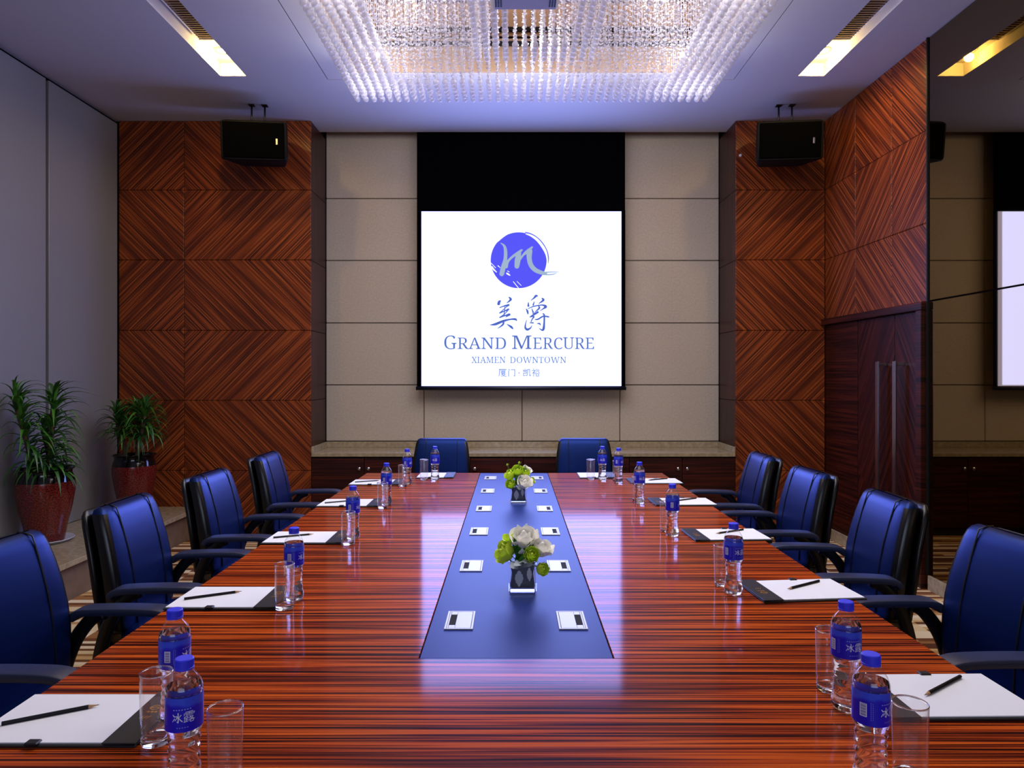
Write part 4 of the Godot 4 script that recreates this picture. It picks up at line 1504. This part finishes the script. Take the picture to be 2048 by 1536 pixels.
func flowers() -> void:
	var v := P(0.034, TOP - 0.0003, 2.38)
	var foot := v + Vector3(0, 0.07, 0)
	vase(v, "near square glass vase of white and lime flowers in mid-strip")
	var at := func(px: float, py: float, d: float) -> Vector3: return screen_point(px, py, d)
	var gp := "flowers of the near bouquet"
	flower("white_rose", "large open white rose topping the near bouquet", "flower", at.call(1048, 1072, 2.37), 0.040, M.petal, 4, 5, Vector3(-0.05, 1.0, 0.4), foot, gp)
	flower("white_rose", "second white rose at the right of the near bouquet", "flower", at.call(1083, 1093, 2.36), 0.034, M.petal, 4, 5, Vector3(0.35, 1.0, 0.4), foot, gp)
	flower("lime_flower", "long lime bloom leaning left from the near bouquet", "flower", at.call(1007, 1103, 2.37), 0.034, M.lime, 4, 5, Vector3(-0.8, 0.35, 0.35), foot, gp, 0.25)
	flower("lime_flower", "lime bloom behind the large white rose, left side of the near bouquet", "flower", at.call(1022, 1073, 2.41), 0.026, M.lime, 3, 5, Vector3(-0.4, 0.9, 0.1), foot, gp, 0.25)
	flower("lime_flower", "round ruffled lime bloom in the middle front of the near bouquet", "flower", at.call(1063, 1109, 2.315), 0.023, M.lime, 5, 6, Vector3(0.15, 0.45, 0.9), foot, gp, 0.35)
	flower("lime_flower", "small lime bud hanging low at the right of the near vase", "flower", at.call(1085, 1138, 2.325), 0.021, M.lime, 4, 6, Vector3(0.6, 0.2, 0.8), foot + Vector3(0.03, 0.02, 0.02), gp, 0.6)
	leaves("green leaves among the blooms of the near bouquet", "green_foliage", v + Vector3(0, 0.10, 0), foot, [[-0.02, 0.03, 0.03, 0.5, 0.2, 0.026, 0.05], [-0.04, 0.025, 0.03, 1.2, 0.9, 0.022, 0.055], [-0.03, 0.0, 0.035, 1.0, 1.2, 0.02, 0.035], [0.045, 0.015, 0.03, -0.7, 0.9, 0.026, 0.04], [0.02, 0.04, 0.02, -0.4, 0.4, 0.026, 0.045], [0.05, 0.005, 0.04, -0.9, 1.3, 0.018, 0.04], [-0.03, 0.02, -0.03, 2.6, 0.8, 0.026, 0.05], [0.0, 0.0, 0.04, 0.1, 0.9, 0.034, 0.045], [-0.025, 0.0, 0.03, 0.9, 0.6, 0.036, 0.055], [0.025, 0.0, 0.03, -0.8, 0.6, 0.036, 0.055], [0.0, 0.02, 0.02, 0.2, 0.2, 0.04, 0.05], [-0.02, 0.03, 0.01, 0.8, 0.1, 0.036, 0.05], [0.03, 0.03, 0.0, -0.9, 0.2, 0.036, 0.05], [-0.035, -0.005, 0.04, 1.1, 1.7, 0.026, 0.04]], M.green, 0, "foliage in the vases")
	leaves("silver felted leaves spilling over the near vase's rim", "silver_foliage", v + Vector3(0, 0.10, 0), foot, [[-0.020, 0.014, 0.052, 0.3, 2.0, 0.040, 0.058], [0.008, 0.018, 0.054, -0.2, 1.9, 0.036, 0.050], [-0.036, 0.008, 0.05, 0.5, 2.3, 0.034, 0.046], [0.024, 0.012, 0.052, -0.5, 2.2, 0.034, 0.044], [0.06, 0.03, 0.02, -0.9, 1.7, 0.028, 0.065], [-0.01, 0.085, -0.02, 0.4, -0.2, 0.024, 0.035], [0.01, 0.088, -0.02, -0.4, -0.1, 0.024, 0.035], [-0.002, 0.032, 0.045, 0.0, 1.0, 0.03, 0.03]], M.silver, 5, "foliage in the vases")
	v = P(0.034, TOP - 0.0003, 4.0)
	foot = v + Vector3(0, 0.07, 0)
	vase(v, "far square glass vase of white and lime flowers")
	gp = "flowers of the far bouquet"
	flower("white_rose", "open white rose at the front right of the far bouquet", "flower", at.call(1050, 964, 3.93), 0.036, M.petal, 4, 5, Vector3(0.2, 0.8, 0.7), foot, gp)
	flower("white_rose", "white rose half hidden at the back right of the far bouquet", "flower", at.call(1056, 938, 4.03), 0.026, M.petal, 3, 5, Vector3(0.5, 0.8, 0.1), foot, gp)
	flower("lime_flower", "round lime bloom at the top centre of the far bouquet", "flower", at.call(1035, 941, 3.98), 0.029, M.lime, 5, 6, Vector3(0.0, 0.6, 0.7), foot, gp, 0.3)
	flower("lime_flower", "lime bloom at the upper left of the far bouquet", "flower", at.call(1019, 949, 3.98), 0.030, M.lime, 4, 5, Vector3(-0.6, 0.6, 0.4), foot, gp, 0.3)
	flower("lime_flower", "round lime bloom low at the front left of the far bouquet", "flower", at.call(1021, 968, 3.93), 0.026, M.lime, 5, 6, Vector3(-0.2, 0.4, 0.9), foot, gp, 0.35)
	flower("lime_flower", "lime bloom beside the hidden white rose of the far bouquet", "flower", at.call(1050, 944, 3.99), 0.027, M.lime, 4, 5, Vector3(0.3, 0.6, 0.5), foot, gp, 0.3)
	flower("lime_flower", "small lime bloom at the right edge of the far bouquet", "flower", at.call(1065, 961, 3.98), 0.018, M.lime, 4, 5, Vector3(0.8, 0.4, 0.4), foot, gp, 0.4)
	flower("flower_bud", "tiny green bud on a stalk at the left top of the far bouquet", "bud", at.call(1015, 929, 3.99), 0.0075, M.lime, 2, 4, Vector3(-0.2, 1, 0.2), foot, gp, 0.7)
	flower("flower_bud", "tiny green bud on a stalk at the very top of the far bouquet", "bud", at.call(1039, 925, 3.99), 0.0085, M.lime, 2, 4, Vector3(0.1, 1, 0.2), foot, gp, 0.7)
	leaves("green leaves under the blooms of the far bouquet", "green_foliage", v + Vector3(0, 0.10, 0), foot, [[-0.04, 0.02, 0.02, 1.2, 1.3, 0.028, 0.045], [0.045, 0.02, 0.02, -1.2, 1.1, 0.026, 0.045], [-0.01, 0.03, 0.035, 0.2, 0.5, 0.026, 0.04], [0.03, 0.06, 0.01, -0.5, 0.4, 0.026, 0.04], [0.0, 0.0, 0.04, 0.1, 0.9, 0.034, 0.045], [-0.025, 0.0, 0.03, 0.9, 0.6, 0.036, 0.055], [0.025, 0.0, 0.03, -0.8, 0.6, 0.036, 0.055], [0.0, 0.03, 0.02, 0.2, 0.2, 0.04, 0.05], [-0.02, 0.04, 0.01, 0.8, 0.1, 0.036, 0.05]], M.green, 0, "foliage in the vases")
	leaves("silver felted leaf hanging over the far vase's front", "silver_foliage", v + Vector3(0, 0.10, 0), foot, [[0.005, 0.012, 0.046, 0.1, 2.5, 0.03, 0.055], [0.01, 0.04, 0.045, 0.0, 1.2, 0.028, 0.04], [0.05, 0.08, 0.0, -0.9, 0.7, 0.026, 0.045]], M.silver, 5, "foliage in the vases")


# ---------------------------------------------------------------- potted plants
func strap_mesh(len: float, w: float, rise: float, droop: float) -> ArrayMesh:   # starts at the origin, goes out along +z
	var b := MB.new()
	var rows := []
	for i in 8:
		var t := i / 7.0
		var z := len * (t * cos(rise) + 0.0)
		var y := len * (t * sin(rise) - droop * t * t * t)
		var half := w / 2 * (0.55 + 0.9 * t if t < 0.4 else 0.91 * pow(1.0 - (t - 0.4) / 0.6, 0.75)) + 0.0004
		rows.append([Vector3(-half, y + half * 0.5, z), Vector3(0, y, z), Vector3(half, y + half * 0.5, z)])
	b.sheet(rows)
	return b.done()


func plant(at: Vector3, label: String, rim_h: float, r: float, stems: Array, seed_: int) -> void:
	var g := RandomNumberGenerator.new()
	g.seed = seed_
	var t := thing("potted_plant", label, "plant", at, 0, "potted dracaenas on the stone ledge")
	var b := MB.new()
	b.lathe(PackedVector2Array([Vector2(0.0, 0.0), Vector2(r * 0.62, 0.0), Vector2(r * 0.64, 0.01), Vector2(r * 0.74, rim_h * 0.22), Vector2(r * 0.90, rim_h * 0.48), Vector2(r * 0.99, rim_h * 0.68), Vector2(r, rim_h * 0.77), Vector2(r * 0.985, rim_h * 0.82)]), 40)
	part("pot", b.done(), M.glaze, t)
	b = MB.new()
	b.lathe(PackedVector2Array([Vector2(r * 0.985, rim_h * 0.82), Vector2(r * 0.94, rim_h * 0.88), Vector2(r * 0.885, rim_h * 0.93), Vector2(r * 0.90, rim_h * 0.965), Vector2(r * 0.985, rim_h * 0.99), Vector2(r * 0.985, rim_h), Vector2(r * 0.94, rim_h), Vector2(r * 0.84, rim_h * 0.95), Vector2(r * 0.82, rim_h * 0.88)]), 40)
	part("dark_rim", b.done(), M.glaze_dark, t)
	b = MB.new()
	b.lathe(PackedVector2Array([Vector2(r * 0.86, rim_h * 0.90), Vector2(r * 0.5, rim_h * 0.915), Vector2(0, rim_h * 0.92)]), 24)
	part("soil", b.done(), M.soil, t)
	var straps := []
	for i in 6:
		straps.append(strap_mesh([0.20, 0.23, 0.26, 0.22, 0.28, 0.24][i], [0.027, 0.023, 0.028, 0.022, 0.024, 0.028][i], [0.7, 0.55, 0.45, 0.9, 0.6, 0.3][i], [0.35, 0.55, 0.5, 0.3, 0.65, 0.75][i]))
	for s in stems:   # [x, z, top x, top y, top z, first leaf height share, leaves, leaf scale]
		var p0 := Vector3(s[0], rim_h * 0.9, s[1])
		var p1 := Vector3(s[2], s[3], s[4])
		var path := curve([p0, p0.lerp(p1, 0.45) + Vector3(0.015, 0, 0.01), p1], 6)
		b = MB.new()
		b.sweep(path, circle(0.016, 9), Vector3.BACK)
		part("trunk", b.done(), M.bark, t)
		for k in int(s[6]):
			var f := k / float(s[6])
			var q: Vector3 = path[int(clampf(lerpf(s[5], 1.0, f), 0, 1) * (path.size() - 1))]
			q = q.lerp(p1, f * f * 0.5)
			var kind := g.randi() % 6
			var o := part("leaf", straps[kind], M["leaf%d" % (g.randi() % 3)], t, q)
			var pitch := lerpf(0.35, -0.75, f * f) + g.randf_range(-0.2, 0.2)
			var sc: float = s[7] * g.randf_range(0.8, 1.15)
			var yaw := k * 2.399 + g.randf() * 0.4
			if at.x + q.x + sin(yaw) * 0.30 * sc < XL + 0.01 and sin(yaw) < 0:
				yaw = -yaw if at.x + q.x > XL + 0.05 and k % 3 else yaw * 0.0 + (0.5 if k % 2 else 2.7)
			o.basis = Basis(Vector3.UP, yaw) * Basis(Vector3.RIGHT, pitch) * Basis.from_scale(Vector3.ONE * sc)


func plants() -> void:
	var y := 0.2735
	var sc := thing("plant_saucer", "pale round saucer under the nearer red pot on the ledge", "saucer", P(-3.375, y, 5.06), 0, "saucers under the potted plants")
	var b := MB.new()
	b.lathe(PackedVector2Array([Vector2(0, 0.0), Vector2(0.15, 0.0), Vector2(0.178, 0.02), Vector2(0.182, 0.022), Vector2(0.180, 0.025), Vector2(0.172, 0.022), Vector2(0.148, 0.006), Vector2(0, 0.006)]), 40, Vector3.ZERO, 1.0)
	part("dish", b.done(), M.saucer, sc)
	dup(sc, "pale round saucer under the farther red pot, by the wooden pier", P(-3.23, y, 5.98))
	plant(P(-3.375, y + 0.0062, 5.06), "nearer leafy dracaena in a speckled dark red glazed pot on the ledge", 0.525, 0.187, [[-0.06, 0.03, -0.09, 1.02, 0.19, 0.12, 120, 1.0], [0.03, 0.03, 0.06, 1.02, 0.0, 0.05, 130, 1.05], [0.0, -0.06, -0.06, 0.80, -0.06, 0.3, 48, 0.9]], 5)
	plant(P(-3.23, y + 0.0062, 5.98), "farther bushy dracaena in a speckled dark red glazed pot beside the pier", 0.52, 0.172, [[-0.06, 0.02, -0.12, 0.84, 0.05, 0.6, 100, 1.0], [0.03, 0.04, 0.12, 0.88, 0.06, 0.6, 100, 1.05], [0.0, -0.05, 0.0, 0.90, -0.04, 0.66, 60, 0.9]], 9)


func _ready() -> void:
	rng.seed = 12
	camera_and_light()
	materials()
	room()
	projection()
	table()
	chandelier()
	speaker(-2.19, 6.03, 0.10, "black loudspeaker hung over the left wooden pier")
	speaker(2.35, 6.03, -0.10, "black loudspeaker hung over the right wooden pier")
	projector()
	chairs()
	plants()
	settings()
	flowers()
